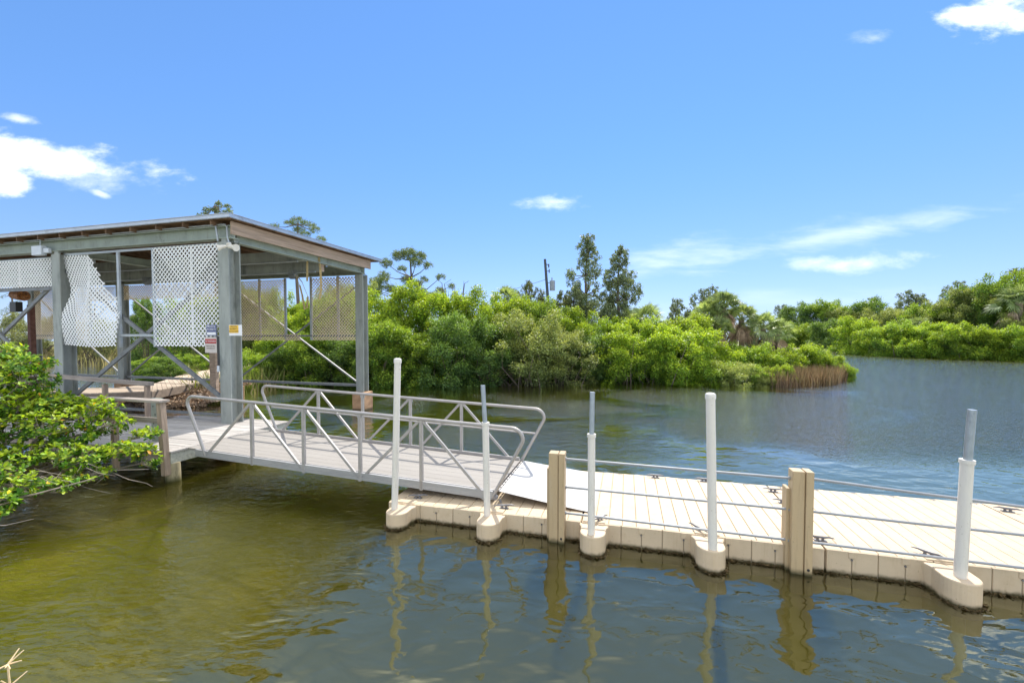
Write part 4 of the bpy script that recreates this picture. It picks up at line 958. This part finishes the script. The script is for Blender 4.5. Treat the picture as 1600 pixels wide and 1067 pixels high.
def conifer(h, w, seed, base=.12, sharp=.8, n=46, gap=.0, leaf=.16, dens=420, ts=.5, mat='lf_cedar'):
    r_ = random.Random(seed); tf = []
    for i in range(n):
        f = base + (1 - base) * (i + r_.random()) / n; z = h * f
        rad = w * min(1, (1 - f) ** sharp * 1.5 + .05) * min(1, (f - base) * 6 + .35); a = i * 2.4 + r_.uniform(-.5, .5); q = rad * r_.uniform(.35, 1.0)
        s_ = ts * (.6 + .8 * r_.random()) * (1.15 - .6 * f)
        tf.append((q * math.cos(a), q * math.sin(a), z, s_, s_ * r_.uniform(1.0, 1.8)))
    tf.append((0, 0, h * .97, ts * .35, ts * 1.1))
    pts = [(0, 0, -.3)] + [(.12 * math.sin(i), .1 * math.cos(i * 1.3), h * i / 7) for i in range(1, 8)]
    return tuft_tree(M[mat], tf, pts, [.22, .18, .16, .13, .1, .08, .05, .03], leaf, .33, dens, seed, .25)
def tree_at(meshes, name, cat, label, px, Y, group=None, sc=1, rz=0, z=0):
    return place(meshes, name, cat, label, group, ((px - 800) / 660 * Y, Y, z), (sc, sc, sc), rz, ('crown', 'trunk'))
HZ = lambda py, Y: 3 + (522 - py) / 660 * Y
c1 = conifer(HZ(371, 34), 2.1, 3, .30, .62, 70, leaf=.19, dens=1300, ts=.60); c2 = conifer(HZ(391, 34.5), 1.9, 8, .28, .62, 66, leaf=.19, dens=1500, ts=.60)
smo = [conifer(6.6, 2.3, 41 + i, .10, .55, 52, leaf=.20, dens=1300, ts=.62, mat='lf_pale') for i in range(2)]
tree_at(c1, 'conifer_tree', 'tree', 'tallest dark grey-green conifer right of the utility pole', 917, 34)
tree_at(c2, 'conifer_tree', 'tree', 'slightly shorter dense dark conifer just right of the tallest one', 967, 34.5)
sm = [conifer(6.6, 1.7, 21 + i, .12, .5, 54, leaf=.20, dens=1200, ts=.60) for i in range(3)]
for i, (px, Y, top, lab) in enumerate(((826, 36, 437, 'tall point of the feathery olive conifer left of the utility pole'), (800, 37, 455, 'lower feathery olive conifer between the palm and the utility pole'), (845, 38, 462, 'small feathery conifer directly at the foot of the utility pole'),
        (876, 36, 452, 'small conifer between the utility pole and the tallest conifer'), (896, 35, 446, 'narrow grey conifer against the left side of the tallest conifer'), (1057, 36, 462, 'small grey conifer between the round palm and the big cabbage palms'),
        (1095, 35, 447, 'dark conifer rising behind the left of the big cabbage palms'), (1113, 35.5, 443, 'dark conifer tip rising behind the middle of the big cabbage palms'), (993, 36, 480, 'low grey conifer right of the twin dark conifers'),
        (755, 40, 470, 'low dull conifer above the mangroves left of the slender palm'), (1175, 80, 485, 'distant dark tree seen low at the right of the big cabbage palms'), (1222, 95, 470, 'distant round dark tree at the left end of the right bank'),
        (1362, 80, 458, 'dark rounded tree standing above the middle of the right bank'), (1418, 76, 447, 'dark tree with pale palm fronds below it on the right bank'), (1430, 75, 452, 'second dark crown beside the one above the pale fronds on the right bank'),
        (1492, 70, 432, 'open-branched dark conifer with spreading arms on the right bank'), (1535, 68, 440, 'narrow bare-branched tree near the right edge of the bank'), (1585, 60, 412, 'tallest dark tree at the right edge of the picture'), (1608, 60, 420, 'dark tree cut by the right edge of the picture'))):
    h = HZ(top + (4 if Y > 50 else 0), Y); place(smo[i % 2] if i in (0, 1, 2, 3, 4, 8, 9, 16) else sm[i % 3], 'dark_conifer', 'tree', lab, 'smaller conifers beyond the banks', ((px - 800) / 660 * Y, Y, -.1), (h / 6.9 * (.75 if Y < 50 else .95),) * 2 + (h / 6.9,), i * 1.3, ('crown', 'trunk'))

def pine(tufts, trunk, seed, leaf=.26, dens=1500): return tuft_tree(M['lf_pine'], tufts, trunk, list(np.linspace(.24, .07, len(trunk))), leaf, .16, dens, seed, -.1, brr=.075)
# pine above the mangroves, crown positions in metres round its trunk
pt = []
r_ = random.Random(4)
for (x, z, s_) in [(0, 11.3, 1.0), (-1.0, 11.0, .8), (1.1, 11.1, .8), (-2.2, 10.3, .75), (.9, 10.3, .7), (1.9, 10.2, .6), (-1.2, 10.1, .6), (-3.1, 9.3, .75), (-3.9, 8.6, .8), (-2.6, 8.5, .7), (-4.6, 7.8, .8), (-3.4, 7.6, .9), (-2.0, 7.7, .7), (1.8, 8.6, .5), (3.4, 8.9, .55), (4.1, 8.2, .5), (3.0, 7.6, .7), (.6, 8.4, .7), (-.6, 8.8, .8), (-.9, 7.4, .9), (1.2, 7.2, .9), (2.2, 7.0, .8)]:
    pt.append((x, r_.uniform(-1.6, 1.6), z, s_ * 1.1, s_ * .8))
tr_ = [(-.6, 0, 0), (-.3, 0, 3), (-.1, 0, 5), (0, 0, 7), (.1, 0, 9), (0, 0, 10.8)]
tree_at(pine(pt, tr_, 31), 'pine_tree', 'tree', 'open-crowned pine with bare limbs above the mangroves right of the boathouse', 642, 45)
# dead branches beside it
m = MB(idw)
for i in range(7):
    x = -1 + i * .55 + random.uniform(-.2, .2); m.tube([(x * .4, 0, 4), (x * .8, 0, 6.2), (x + random.uniform(-.3, .3), 0, 7.4 + random.uniform(-.6, 1.1)), (x + random.uniform(-.5, .5), 0, 8.4 + random.uniform(-.6, .5))], [.09, .06, .035, .015], 6, True)
    m.tube([(x * .8, 0, 6.2), (x * .8 + .5, .2, 7.0), (x + .7, .1, 7.5)], [.04, .025, .01], 5, True)
m.tube([(0, 0, 0), (0, 0, 4)], [.16, .1], 8, True)
o = m.build('dead_tree', M['bark']); tag(o, 'leafless grey dead tree between the open pine and the utility wire', 'tree'); d_ = Vector(((703 - 800) / 660 * 44, 44, 0)); o.location += d_
pt = [(x, r_.uniform(-1, 1), z, s_, s_ * .55) for (x, z, s_) in [(0, 15.0, 1.0), (-.9, 14.8, .8), (1.1, 14.7, .8), (-1.7, 14.1, .7), (2.0, 14.0, .8), (.2, 14.0, .9), (-.8, 13.6, .7), (1.3, 13.3, .8), (2.6, 13.1, .6), (3.2, 12.8, .5), (0, 12.8, .8)]]
tree_at(pine(pt, [(0, 0, 0), (.2, 0, 5), (0, 0, 9), (.2, 0, 12), (.2, 0, 14.6)], 33, .24, 1100), 'pine_tree', 'tree', 'round-headed pine whose crown shows above the right slope of the boathouse roof', 465, 45)
pt = [(x, r_.uniform(-.6, .6), z, s_, s_ * 1.1) for (x, z, s_) in [(-1.0, 14.6, .5), (-1.3, 13.8, .55), (-.9, 13.9, .5), (0, 15.3, .45), (0, 14.5, .5), (.1, 13.7, .6), (.9, 15.0, .4), (1.2, 14.4, .5), (1.5, 13.8, .5), (.8, 13.6, .5), (0, 12.9, .8)]]
tree_at(tuft_tree(M['lf_cedar'], pt, [(0, 0, 0), (0, 0, 6), (0, 0, 11), (0, 0, 15)], [.25, .2, .14, .05], .2, .4, 1300, 35), 'leafy_tree', 'tree', 'leafy treetop showing above the front corner of the boathouse roof', 340, 40)
pn2 = pine([(r_.uniform(-2.2, 2.2) * (1 - abs(z - 6) / 6), r_.uniform(-1, 1), z, .7, .3) for z in (4.2, 4.8, 5.4, 6, 6.6, 7.2, 7.8, 8.2, 5, 6.2, 7)], [(0, 0, 0), (0, 0, 3), (.1, 0, 6), (0, 0, 8.3)], 37, .25, 160)
for i, (px, Y, sc, lab) in enumerate(((21, 60, 1.05, 'thin open pine seen under the lattice at the left edge'), (-25, 62, .9, 'thin pine at the far left edge beyond the creek'), (224, 58, .95, 'slender bare pine seen through the lattice gap in the boathouse'), (150, 66, .9, 'slender pine behind the torn lattice panel'), (498, 60, .95, 'slender pine seen through the gap in the rear lattice'), (395, 55, .9, 'pine behind the rear lattice beside the corner column'), (540, 52, .85, 'pine behind the rear lattice at its right end'))):
    tree_at(pn2, 'slender_pine', 'tree', lab, px, Y, 'slender pines beyond the marsh', sc, i)

# ---- palms
def palm(h, seed, nf=34, L=1.0, skirt=14, tr=.19, droopy=.3, mat='lf_palm', trunk=True):
    global rng
    rng = np.random.default_rng(seed); V = []; F = []; VD = []; FD = []; m = MB(idw); st = MB(idw)
    def fan(vs, fs, c, dirv, L, nb=28, spread=3.4, width=.022, droop=.3):
        dirv = unit(dirv); side = unit(np.cross(dirv, np.array([0, 0, 1.0])) + 1e-4); nrm = np.cross(side, dirv); q_ = rng.uniform(-1.2, 1.2); side, nrm = side * math.cos(q_) + nrm * math.sin(q_), nrm * math.cos(q_) - side * math.sin(q_)
        for j in range(nb):
            a = (j / (nb - 1) - .5) * spread; dd = unit(dirv * math.cos(a) + side * math.sin(a) + nrm * .15 * abs(a)); ll = L * (1 - .25 * abs(a)) * rng.uniform(.85, 1.1)
            p1 = c + dd * ll * .55; p2 = c + dd * ll + np.array([0, 0, -droop * ll * rng.uniform(.5, 1.3)]); sw = unit(np.cross(dd, nrm)) * width
            k = len(vs); vs += [c - sw * .2, c + sw * .2, p1 + sw, p1 - sw, p2]; fs += [[k, k + 1, k + 2, k + 3], [k + 3, k + 2, k + 4, k + 4]]
    top = np.array([0, 0, h])
    for i in range(nf):
        f = i / nf; el = 1.45 - 1.7 * f + rng.normal() * .12; a = i * 2.4; d = np.array([math.cos(a) * math.cos(el), math.sin(a) * math.cos(el), math.sin(el)])
        pl = L * rng.uniform(.7, 1.05); c = top + d * pl + np.array([0, 0, -.12 * pl]); st.tube([tuple(top), tuple(top + d * pl * .5), tuple(c)], [.022, .016, .012], 4, True, cap=False)
        fan(V, F, c, unit(d + np.array([0, 0, -droopy])), L * rng.uniform(.8, 1.05), droop=droopy)
    for i in range(skirt):
        a = rng.random() * 6.28; d = np.array([math.cos(a) * .5, math.sin(a) * .5, -1.0]); c = top + d * rng.uniform(.3, .9) * L
        fan(VD, FD, c, d, L * rng.uniform(.8, 1.2), 16, 1.2, .035, .5)
    def mk(name, V, F, mat):
        Fq = [f if f[2] != f[3] else f[:3] for f in F]; me = bpy.data.meshes.new(name); me.from_pydata([tuple(map(float, v)) for v in V], [], Fq); me.materials.append(mat); return me
    m.tube([(0, 0, -.3), (.05, 0, h * .5), (0, 0, h)], [tr * 1.2, tr, tr], 10, True)
    tm = bpy.data.meshes.new('trunk'); tm.from_pydata([tuple(v) for v in m.v], [], m.f); tm.materials.append(M['palmbark'])
    sm_ = bpy.data.meshes.new('leaf_stems'); sm_.from_pydata([tuple(v) for v in st.v], [], st.f); sm_.materials.append(M[mat])
    out = [mk('fronds', V, F, M[mat]), tm, sm_]
    if VD: out.append(mk('dead_skirt', VD, FD, M['dryfrond']))
    return out
PN = ('fronds', 'trunk', 'leaf_stems', 'dead_skirt')
p1 = palm(4.9, 51, 48, .95, 44); p2 = palm(4.0, 52, 40, .9, 36); p3 = palm(4.8, 53, 26, .8, 3, .14); p4 = palm(3.6, 54, 30, .95, 10)
for me_, px, Y, sc, lab in ((p1, 1130, 31, 1.0, 'biggest cabbage palm with a brown skirt of dead fronds on the middle bank'), (p2, 1106, 31.4, 1.05, 'cabbage palm leaning out at the left of the biggest palm'), (p2, 1158, 31.8, 1.02, 'cabbage palm with tattered fronds just right of the biggest palm'), (p2, 1122, 29.8, .82, 'low cabbage palm in front of the biggest palm, with hanging grey fronds'),
                       (p3, 790, 33, 1.15, 'slender palm left of the utility pole, above the mangroves'), (p4, 1008, 31, 1.08, 'round green palm between the twin conifers and the big cabbage palms'), (p4, 985, 33, 1.05, 'smaller palm half hidden left of the round green palm'),
                       (p4, 1192, 31, .95, 'yellowing palm on the right flank of the cabbage palms'), (p4, 1215, 30.6, .85, 'low yellow-tipped palm at the right end of the palm group'), (p4, 1428, 70, 1.55, 'pale palm above the middle of the right bank'), (p4, 1445, 69, 1.35, 'second pale palm just right of the first on the right bank'), (p4, 1432, 62, 1.15, 'bright fan palm low on the right bank'), (p4, 1590, 56, 2.0, 'palm crown at the right edge of the picture')):
    place(me_, 'cabbage_palm' if me_ in (p1, p2) else 'fan_palm', 'palm', lab, None, ((px - 800) / 660 * Y, Y, 0), (sc, sc, sc), None, PN)

# ---- marsh shrubs behind the boathouse and the pale undergrowth
sh = [bush_meshes('pale', M['lf_pale'], 9000, .12, 2.0, 2.6, 12, seed=70 + i, low=.1, asp=.35) for i in range(2)]
for i, (px, Y, top) in enumerate([(-40, 46, 500), (10, 44, 500), (50, 46, 505), (95, 46, 505), (150, 44, 508), (215, 46, 505), (262, 44, 502), (300, 46, 508), (410, 44, 498), (455, 42, 495), (510, 40, 492), (545, 42, 490), (370, 48, 500)]):
    h = HZ(top, Y); place(sh[i % 2], 'marsh_shrub', 'bush', 'pale olive marsh shrub beyond the creek behind the boathouse, {} in the row'.format(ORD[i]), 'pale marsh shrubs behind the boathouse', ((px - 800) / 660 * Y, Y, .1), (1.5, 1.4, h / 2.7))
for i, (px, Y, top, sc, kind, lab) in enumerate([(262, 23.5, 562, .62, 'dark', 'dark green bush on the land side of the boardwalk seen under the lattice'), (240, 27, 560, .7, 'mid', 'mid-green bush behind the dark one seen under the lattice'), (228, 30, 470, .55, 'dark', 'tall dark bush seen in the open gap between the lattice panels'),
        (300, 29, 555, .6, 'mid', 'bush behind the tall grass left of the corner column'), (415, 28, 545, .65, 'mid', 'green bush behind the rear braces right of the corner column'), (470, 31, 535, .9, 'bright', 'sunny bush behind the centre of the rear cross brace'), (500, 27.8, 535, .75, 'mid', 'leafy bush at the centre of the rear opening'), (540, 28, 530, .8, 'dark', 'dark bush against the right rear column')]):
    x = (px - 800) / 660 * Y; place(BK[kind][i % 3], 'bank_bush', 'bush', lab, None, (x, Y, .05), (sc, sc, HZ(top, Y) / 4.75))

for i, (px, Y, top, kd, w_) in enumerate([(372, 34, 450, 'olive', 1.0), (402, 35, 452, 'olive', 1.0), (432, 34.5, 460, 'bright', .9), (468, 36, 478, 'bright', .9), (502, 35, 470, 'mid', .8), (528, 34, 452, 'olive', .95), (556, 34, 446, 'olive', 1.0), (325, 36, 460, 'olive', 1.0), (292, 38, 470, 'mid', 1.0)]):
    place(BK[kd][i % 3], 'inland_bush', 'bush', BN[kd] + ' seen through the rear lattice, ' + ORD[i] + ' of the inland row', 'inland bushes behind the boathouse', ((px - 800) / 660 * Y, Y, 0), (w_, w_, HZ(top, Y) / 4.75))

# ---- grasses (nobody could count them)
def grass(name, pts, hmin, hmax, mat, seed, width=.02, lean=.25):
    global rng
    rng = np.random.default_rng(seed); n = len(pts); P = np.column_stack([pts, ground_z(pts[:, 0], pts[:, 1])]); P[:, 2] = np.maximum(P[:, 2] - .1, -.15)
    H = rng.uniform(hmin, hmax, n)[:, None]; a = rng.random(n) * 6.283; S = np.column_stack([np.cos(a), np.sin(a), np.zeros(n)]) * width
    ln = np.column_stack([rng.normal(size=n), rng.normal(size=n), np.zeros(n)]) * lean
    up = np.array([0, 0, 1.0]); B = P + up * H * .55 + ln * H * .3; T = P + up * H + ln * H
    V = np.stack([P - S, P + S, B + S * .8, B - S * .8, T - S * .1, T + S * .1], 1).reshape(-1, 3); k = np.arange(n)[:, None] * 6
    F = np.concatenate([k + np.array([0, 1, 2, 3]), k + np.array([3, 2, 5, 4])])
    me = mesh_from(name, V, F, mat); o = bpy.data.objects.new(name, me); COL.objects.link(o); o['kind'] = 'stuff'; return o
def inpoly(n, x0, x1, y0, y1, cond=None, seed=1):
    r = np.random.default_rng(seed); p = np.column_stack([r.uniform(x0, x1, n), r.uniform(y0, y1, n)]); return p if cond is None else p[cond(p[:, 0], p[:, 1])]
p = inpoly(13000, 14.6, 23, 23.2, 30, lambda x, y: (land(x, y) > -.35) & (land(x, y) < 2.2) & (x > 14.7), 3)
o = grass('brown_reeds', p, .5, 1.3, M['gr_brown'], 5, .018, .16); tag(o, 'brown dry reeds round the tip of the middle bank', 'reeds')
p = inpoly(26000, -80, -12, 19, 75, lambda x, y: land(x, y) > .1, 4)
o = grass('marsh_grass', p, .5, 1.3, M['gr_marsh'], 6, .05, .3); tag(o, 'straw-coloured marsh grass behind the boathouse', 'grass')
p = inpoly(7000, -21, -14, 21, 32, lambda x, y: (land(x, y) > .3) & (x < -14.5 - (y - 20) * .35 - 3.2), 8)
p2_ = inpoly(3500, -19.5, -13.5, 19, 27, lambda x, y: (land(x, y) > .2) & (x > -14.8 - (y - 19) * .1), 9)
o = grass('green_grass', np.vstack([p, p2_]), .5, 1.5, M['gr_green'], 7, .03, .25); tag(o, 'tall green grass beside the boardwalk', 'grass')
# dry leaf litter on the riprap
rng = np.random.default_rng(15); n = 5000; P = np.column_stack([rng.uniform(-15.8, -12.6, n), rng.uniform(17.0, 20.5, n), np.zeros(n)]); P[:, 2] = np.clip((P[:, 1] - 17.0) * .17, 0.02, .55) + rng.random(n) * .22
V, F = leaves(P, rng.normal(size=(n, 3)) + (0, 0, 1), .13, .07); me = mesh_from('leaf_litter', V, F, M['dryfrond']); o = bpy.data.objects.new('leaf_litter', me); COL.objects.link(o); tag(o, 'brown dead leaves lying over the riprap bank', 'leaf litter', kind='stuff')

# ================================================================ UTILITY POLE
up = thing('utility_pole', 'leaning dark utility pole with a grey transformer above the mangroves', 'pole', (4.3, 48, 0))
m = MB(idw); m.tube([(4.45, 48, 0), (4.15, 48, 5.9), (3.72, 48, 11.45)], [.2, .18, .14], 10); m.build('pole_shaft', M['pole'], up, smooth=True)
m = MB(idw); m.tube([(4.55, 47.8, 7.9), (4.55, 47.8, 9.0)], .30, 14); m.tube([(4.5, 47.8, 9.0), (4.5, 47.8, 9.35)], .07, 8); m.bar((3.95, 48, 8.8), (4.4, 47.85, 8.8), .08, .08); m.build('transformer', M['transformer'], up, smooth=True)
m = MB(idw); m.bar((3.75, 48, 10.9), (4.15, 47.95, 10.8), .08, .08); m.tube([(4.15, 47.95, 10.5), (4.15, 47.95, 10.9)], .07, 8); m.bar((3.9, 48, 10.1), (4.2, 47.9, 10.1), .06, .06); m.tube([(4.2, 47.9, 9.9), (4.2, 47.9, 10.3)], .06, 8); m.build('insulator', M['pole'], up, smooth=True)
m = MB(idw); a = np.array([3.9, 48, 9.2]); b = np.array([-26, 66, 8.6]); pts = []
for i in range(25):
    f = i / 24; p = a * (1 - f) + b * f; p[2] -= 4 * 1.9 * f * (1 - f); pts.append(tuple(p))
m.tube(pts, .022, 5); o = m.build('utility_wire', M['pole']); tag(o, 'thin sagging wire running left from the utility pole', 'wire')

# ================================================================ FOREGROUND MANGROVE
rng = np.random.default_rng(99)
fb = thing('mangrove_branches', 'leafy bright green mangrove spreading over the water in front of the wooden deck', 'mangrove', (-9.6, 7.2, 0), 0)
EL = [((-9.75, 8.0, 2.66), (.5, .4, .20), 60), ((-9.2, 7.9, 2.44), (.50, .45, .2), 50), ((-9.3, 7.2, 2.1), (.7, .5, .4), 80), ((-8.85, 7.7, 1.72), (.45, .5, .26), 60), ((-8.3, 7.6, 1.4), (.5, .5, .3), 80), ((-9.6, 6.6, 1.5), (.7, .5, .5), 80), ((-9.6, 7.9, 2.35), (.75, .6, .30), 95), ((-9.15, 7.9, 2.15), (.55, .5, .28), 70), ((-9.2, 7.6, 1.75), (.75, .5, .30), 110), ((-8.6, 7.9, 1.72), (.45, .45, .16), 60), ((-8.9, 7.5, 1.35), (.7, .5, .28), 100), ((-8.1, 8.1, 1.55), (.5, .4, .24), 75),
      ((-7.75, 8.05, 1.30), (.42, .35, .22), 60), ((-8.1, 7.8, 1.15), (.5, .4, .14), 40), ((-8.3, 7.3, .95), (.75, .45, .16), 95), ((-7.6, 7.4, .86), (.55, .4, .15), 85), ((-7.0, 7.6, .92), (.42, .3, .13), 60), ((-6.72, 7.75, .72), (.22, .2, .20), 26), ((-7.3, 7.2, .62), (.45, .35, .10), 36),
      ((-7.8, 6.6, .62), (.45, .35, .16), 60), ((-7.7, 6.2, .50), (.35, .3, .2), 45), ((-8.3, 6.6, .9), (.5, .4, .2), 70), ((-9.2, 7.0, 1.2), (.6, .5, .3), 90), ((-10.2, 7.8, 2.0), (.8, .6, .6), 120), ((-10.3, 7.4, 1.2), (.8, .6, .5), 60), ((-9.3, 6.4, .8), (.8, .5, .3), 100),
      ((-7.25, 6.75, .55), (.22, .2, .08), 14), ((-6.95, 8.0, 1.12), (.30, .22, .10), 26), ((-8.9, 8.2, 1.6), (.5, .4, .3), 60), ((-9.7, 8.5, 1.9), (.5, .4, .3), 50)]
root = np.array([-9.9, 7.0, -.1]); Vb = []; Fb = []; Sh = []; Vy = []; Fy = []; ky = 0; kb = 0; tw = MB(idw)
def oval(c, ax, nr, L, Wd):
    sd_ = np.cross(ax, nr); f = .10 * L
    return [c, c + ax * L * .35 + sd_ * Wd * .42 + nr * f * .6, c + ax * L * .35, c + ax * L * .35 - sd_ * Wd * .42 + nr * f * .6,
            c + ax * L * .72 + sd_ * Wd * .46 + nr * f * .4 - nr * .03 * L, c + ax * L * .72 - nr * .03 * L, c + ax * L * .72 - sd_ * Wd * .46 + nr * f * .4 - nr * .03 * L,
            c + ax * L * .93 + sd_ * Wd * .2 - nr * .08 * L, c + ax * L * .97 - nr * .10 * L, c + ax * L * .93 - sd_ * Wd * .2 - nr * .08 * L]
OF = [[0, 2, 1], [0, 3, 2], [1, 2, 5, 4], [2, 3, 6, 5], [4, 5, 8, 7], [5, 6, 9, 8]]
LV = []; LF = []; LS = []; YV = []; YF = []
for (c, r, n) in EL:
    c = np.array(c); r = np.array(r)
    st = root + rng.normal(size=3) * (.3, .3, .05); mid = st * .5 + c * .5 + np.array([0, 0, .05]); hub = c - np.array([.1, 0, r[2] * .5])
    tw.tube([tuple(st), tuple(mid + rng.normal(size=3) * .08), tuple(hub)], [.030, .022, .012], 6, True, cap=False)
    subs = [hub + (rng.random(3) - .5) * 2 * r * .6 for _ in range(max(3, n // 9))]
    for s_ in subs: 
        md = (hub + s_) / 2 + rng.normal(size=3) * .04; tw.tube([tuple(hub), tuple(md), tuple(s_)], [.011, .008, .005], 5, True, cap=False)
    for i in range(int(n * 1.15)):
        d = unit(rng.normal(size=3)); q = c + d * r * rng.uniform(.45, 1.05) ** .7
        s_ = subs[int(np.argmin([np.linalg.norm(q - u_) for u_ in subs]))]
        tw.tube([tuple(s_), tuple((s_ + q) / 2 - np.array([0, 0, .02])), tuple(q)], [.0045, .0035, .0025], 4, True, cap=False)
        stem = unit((q - s_) * .8 + np.array([0, 0, .12])); nl = rng.integers(6, 10); young = rng.random()
        for j in range(nl):
            a = j * 2.4 + rng.random(); o1 = unit(np.cross(stem, [0, 0, 1.0]) + 1e-3); o2 = np.cross(stem, o1)
            spread = rng.uniform(.5, 1.25); ax = unit(stem * (1.25 - spread) + (o1 * math.cos(a) + o2 * math.sin(a)) * spread + np.array([0, 0, .18])); nr = unit(stem + np.array([0, 0, .6]) + rng.normal(size=3) * .25); nr = unit(nr - ax * (nr @ ax))
            L = rng.uniform(.065, .11); base = q - stem * rng.uniform(0, .05)
            yel = rng.random() < .018; tgt, tf = (YV, YF) if yel else (LV, LF); k = len(tgt)
            tgt += oval(base, ax, nr, L, L * .5); tf += [[k + x for x in f] for f in OF]
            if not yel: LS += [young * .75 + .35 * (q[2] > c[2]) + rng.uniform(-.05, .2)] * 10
def pymesh(name, V, F, mat, S=None, par=None):
    me = bpy.data.meshes.new(name); inv = INV[par.name]; V = [tuple(inv @ Vector(v)) for v in V]; me.from_pydata(V, [], F); me.materials.append(mat)
    if S is not None: at = me.attributes.new('shoot', 'FLOAT', 'POINT'); at.data.foreach_set('value', S)
    o = bpy.data.objects.new(name, me); COL.objects.link(o); o.parent = par; return o
pymesh('foliage', LV, LF, M['lf_fore'], LS, fb); o = pymesh('yellowing_leaves', YV, YF, M['lf_yellow'], None, fb)
for pts, r0 in (([(-9.9, 7.0, 0), (-9.0, 6.6, .35), (-8.0, 6.3, .42), (-7.4, 6.5, .52), (-6.9, 6.9, .62)], .028), ([(-9.8, 7.0, .1), (-8.8, 7.0, .5), (-7.8, 7.1, .55), (-7.0, 7.4, .6), (-6.6, 7.6, .55)], .022), ([(-7.6, 7.1, .52), (-7.1, 7.0, .42), (-6.8, 7.05, .32)], .007),
                ([(-7.0, 7.3, .6), (-6.6, 7.2, .5), (-6.35, 7.25, .42), (-6.28, 7.3, .34)], .007), ([(-9.9, 7, .2), (-9.2, 7.6, .9), (-8.4, 7.9, 1.05), (-7.6, 8.0, 1.2)], .02), ([(-8.2, 6.3, .4), (-7.7, 5.9, .30), (-7.3, 6.0, .25), (-7.0, 6.1, .3)], .010)):
    tw.tube(pts, list(np.linspace(r0, r0 * .35, len(pts))), 6)
for i in range(60):
    a = np.array([rng.uniform(-9, -6.9), rng.uniform(6.5, 7.7), rng.uniform(.5, .9)]); b = a + rng.normal(size=3) * (.22, .15, .06) + (0.1, 0, -.12); tw.tube([tuple(a), tuple((a + b) / 2 + rng.normal(size=3) * .03), tuple(b)], [.006, .004, .002], 4, cap=False)
tw.build('branches', M['palebark'], fb)

# dry seed stalk at the bottom left
ss_ = thing('dry_seed_stalk', 'dry straw-coloured seed stalk sticking up at the bottom left corner', 'stalk', (-3.75, 3.1, 0))
m = MB(idw)
def star(c, L, n=6):
    c = np.array(c)
    for i in range(n):
        d = unit(rng.normal(size=3) + (.3, 0, .2)); m.tube([tuple(c), tuple(c + d * L)], [.006, .004], 5)
m.tube([(-3.95, 3.0, -.3), (-3.72, 3.0, .36), (-3.66, 3.0, .44)], .006, 6); m.tube([(-4.05, 3.0, .3), (-3.86, 3.0, .38), (-3.66, 3.0, .44)], .005, 6); m.tube([(-3.66, 3.0, .44), (-3.67, 3.0, .60)], .006, 6); m.tube([(-3.67, 3.0, .60), (-3.95, 3.0, .45)], .005, 6)
star((-3.66, 3.0, .44), .10, 7); star((-3.67, 3.0, .60), .10, 6); star((-3.95, 3.0, .52), .09, 5)
m.build('stalk', M['straw'], ss_)
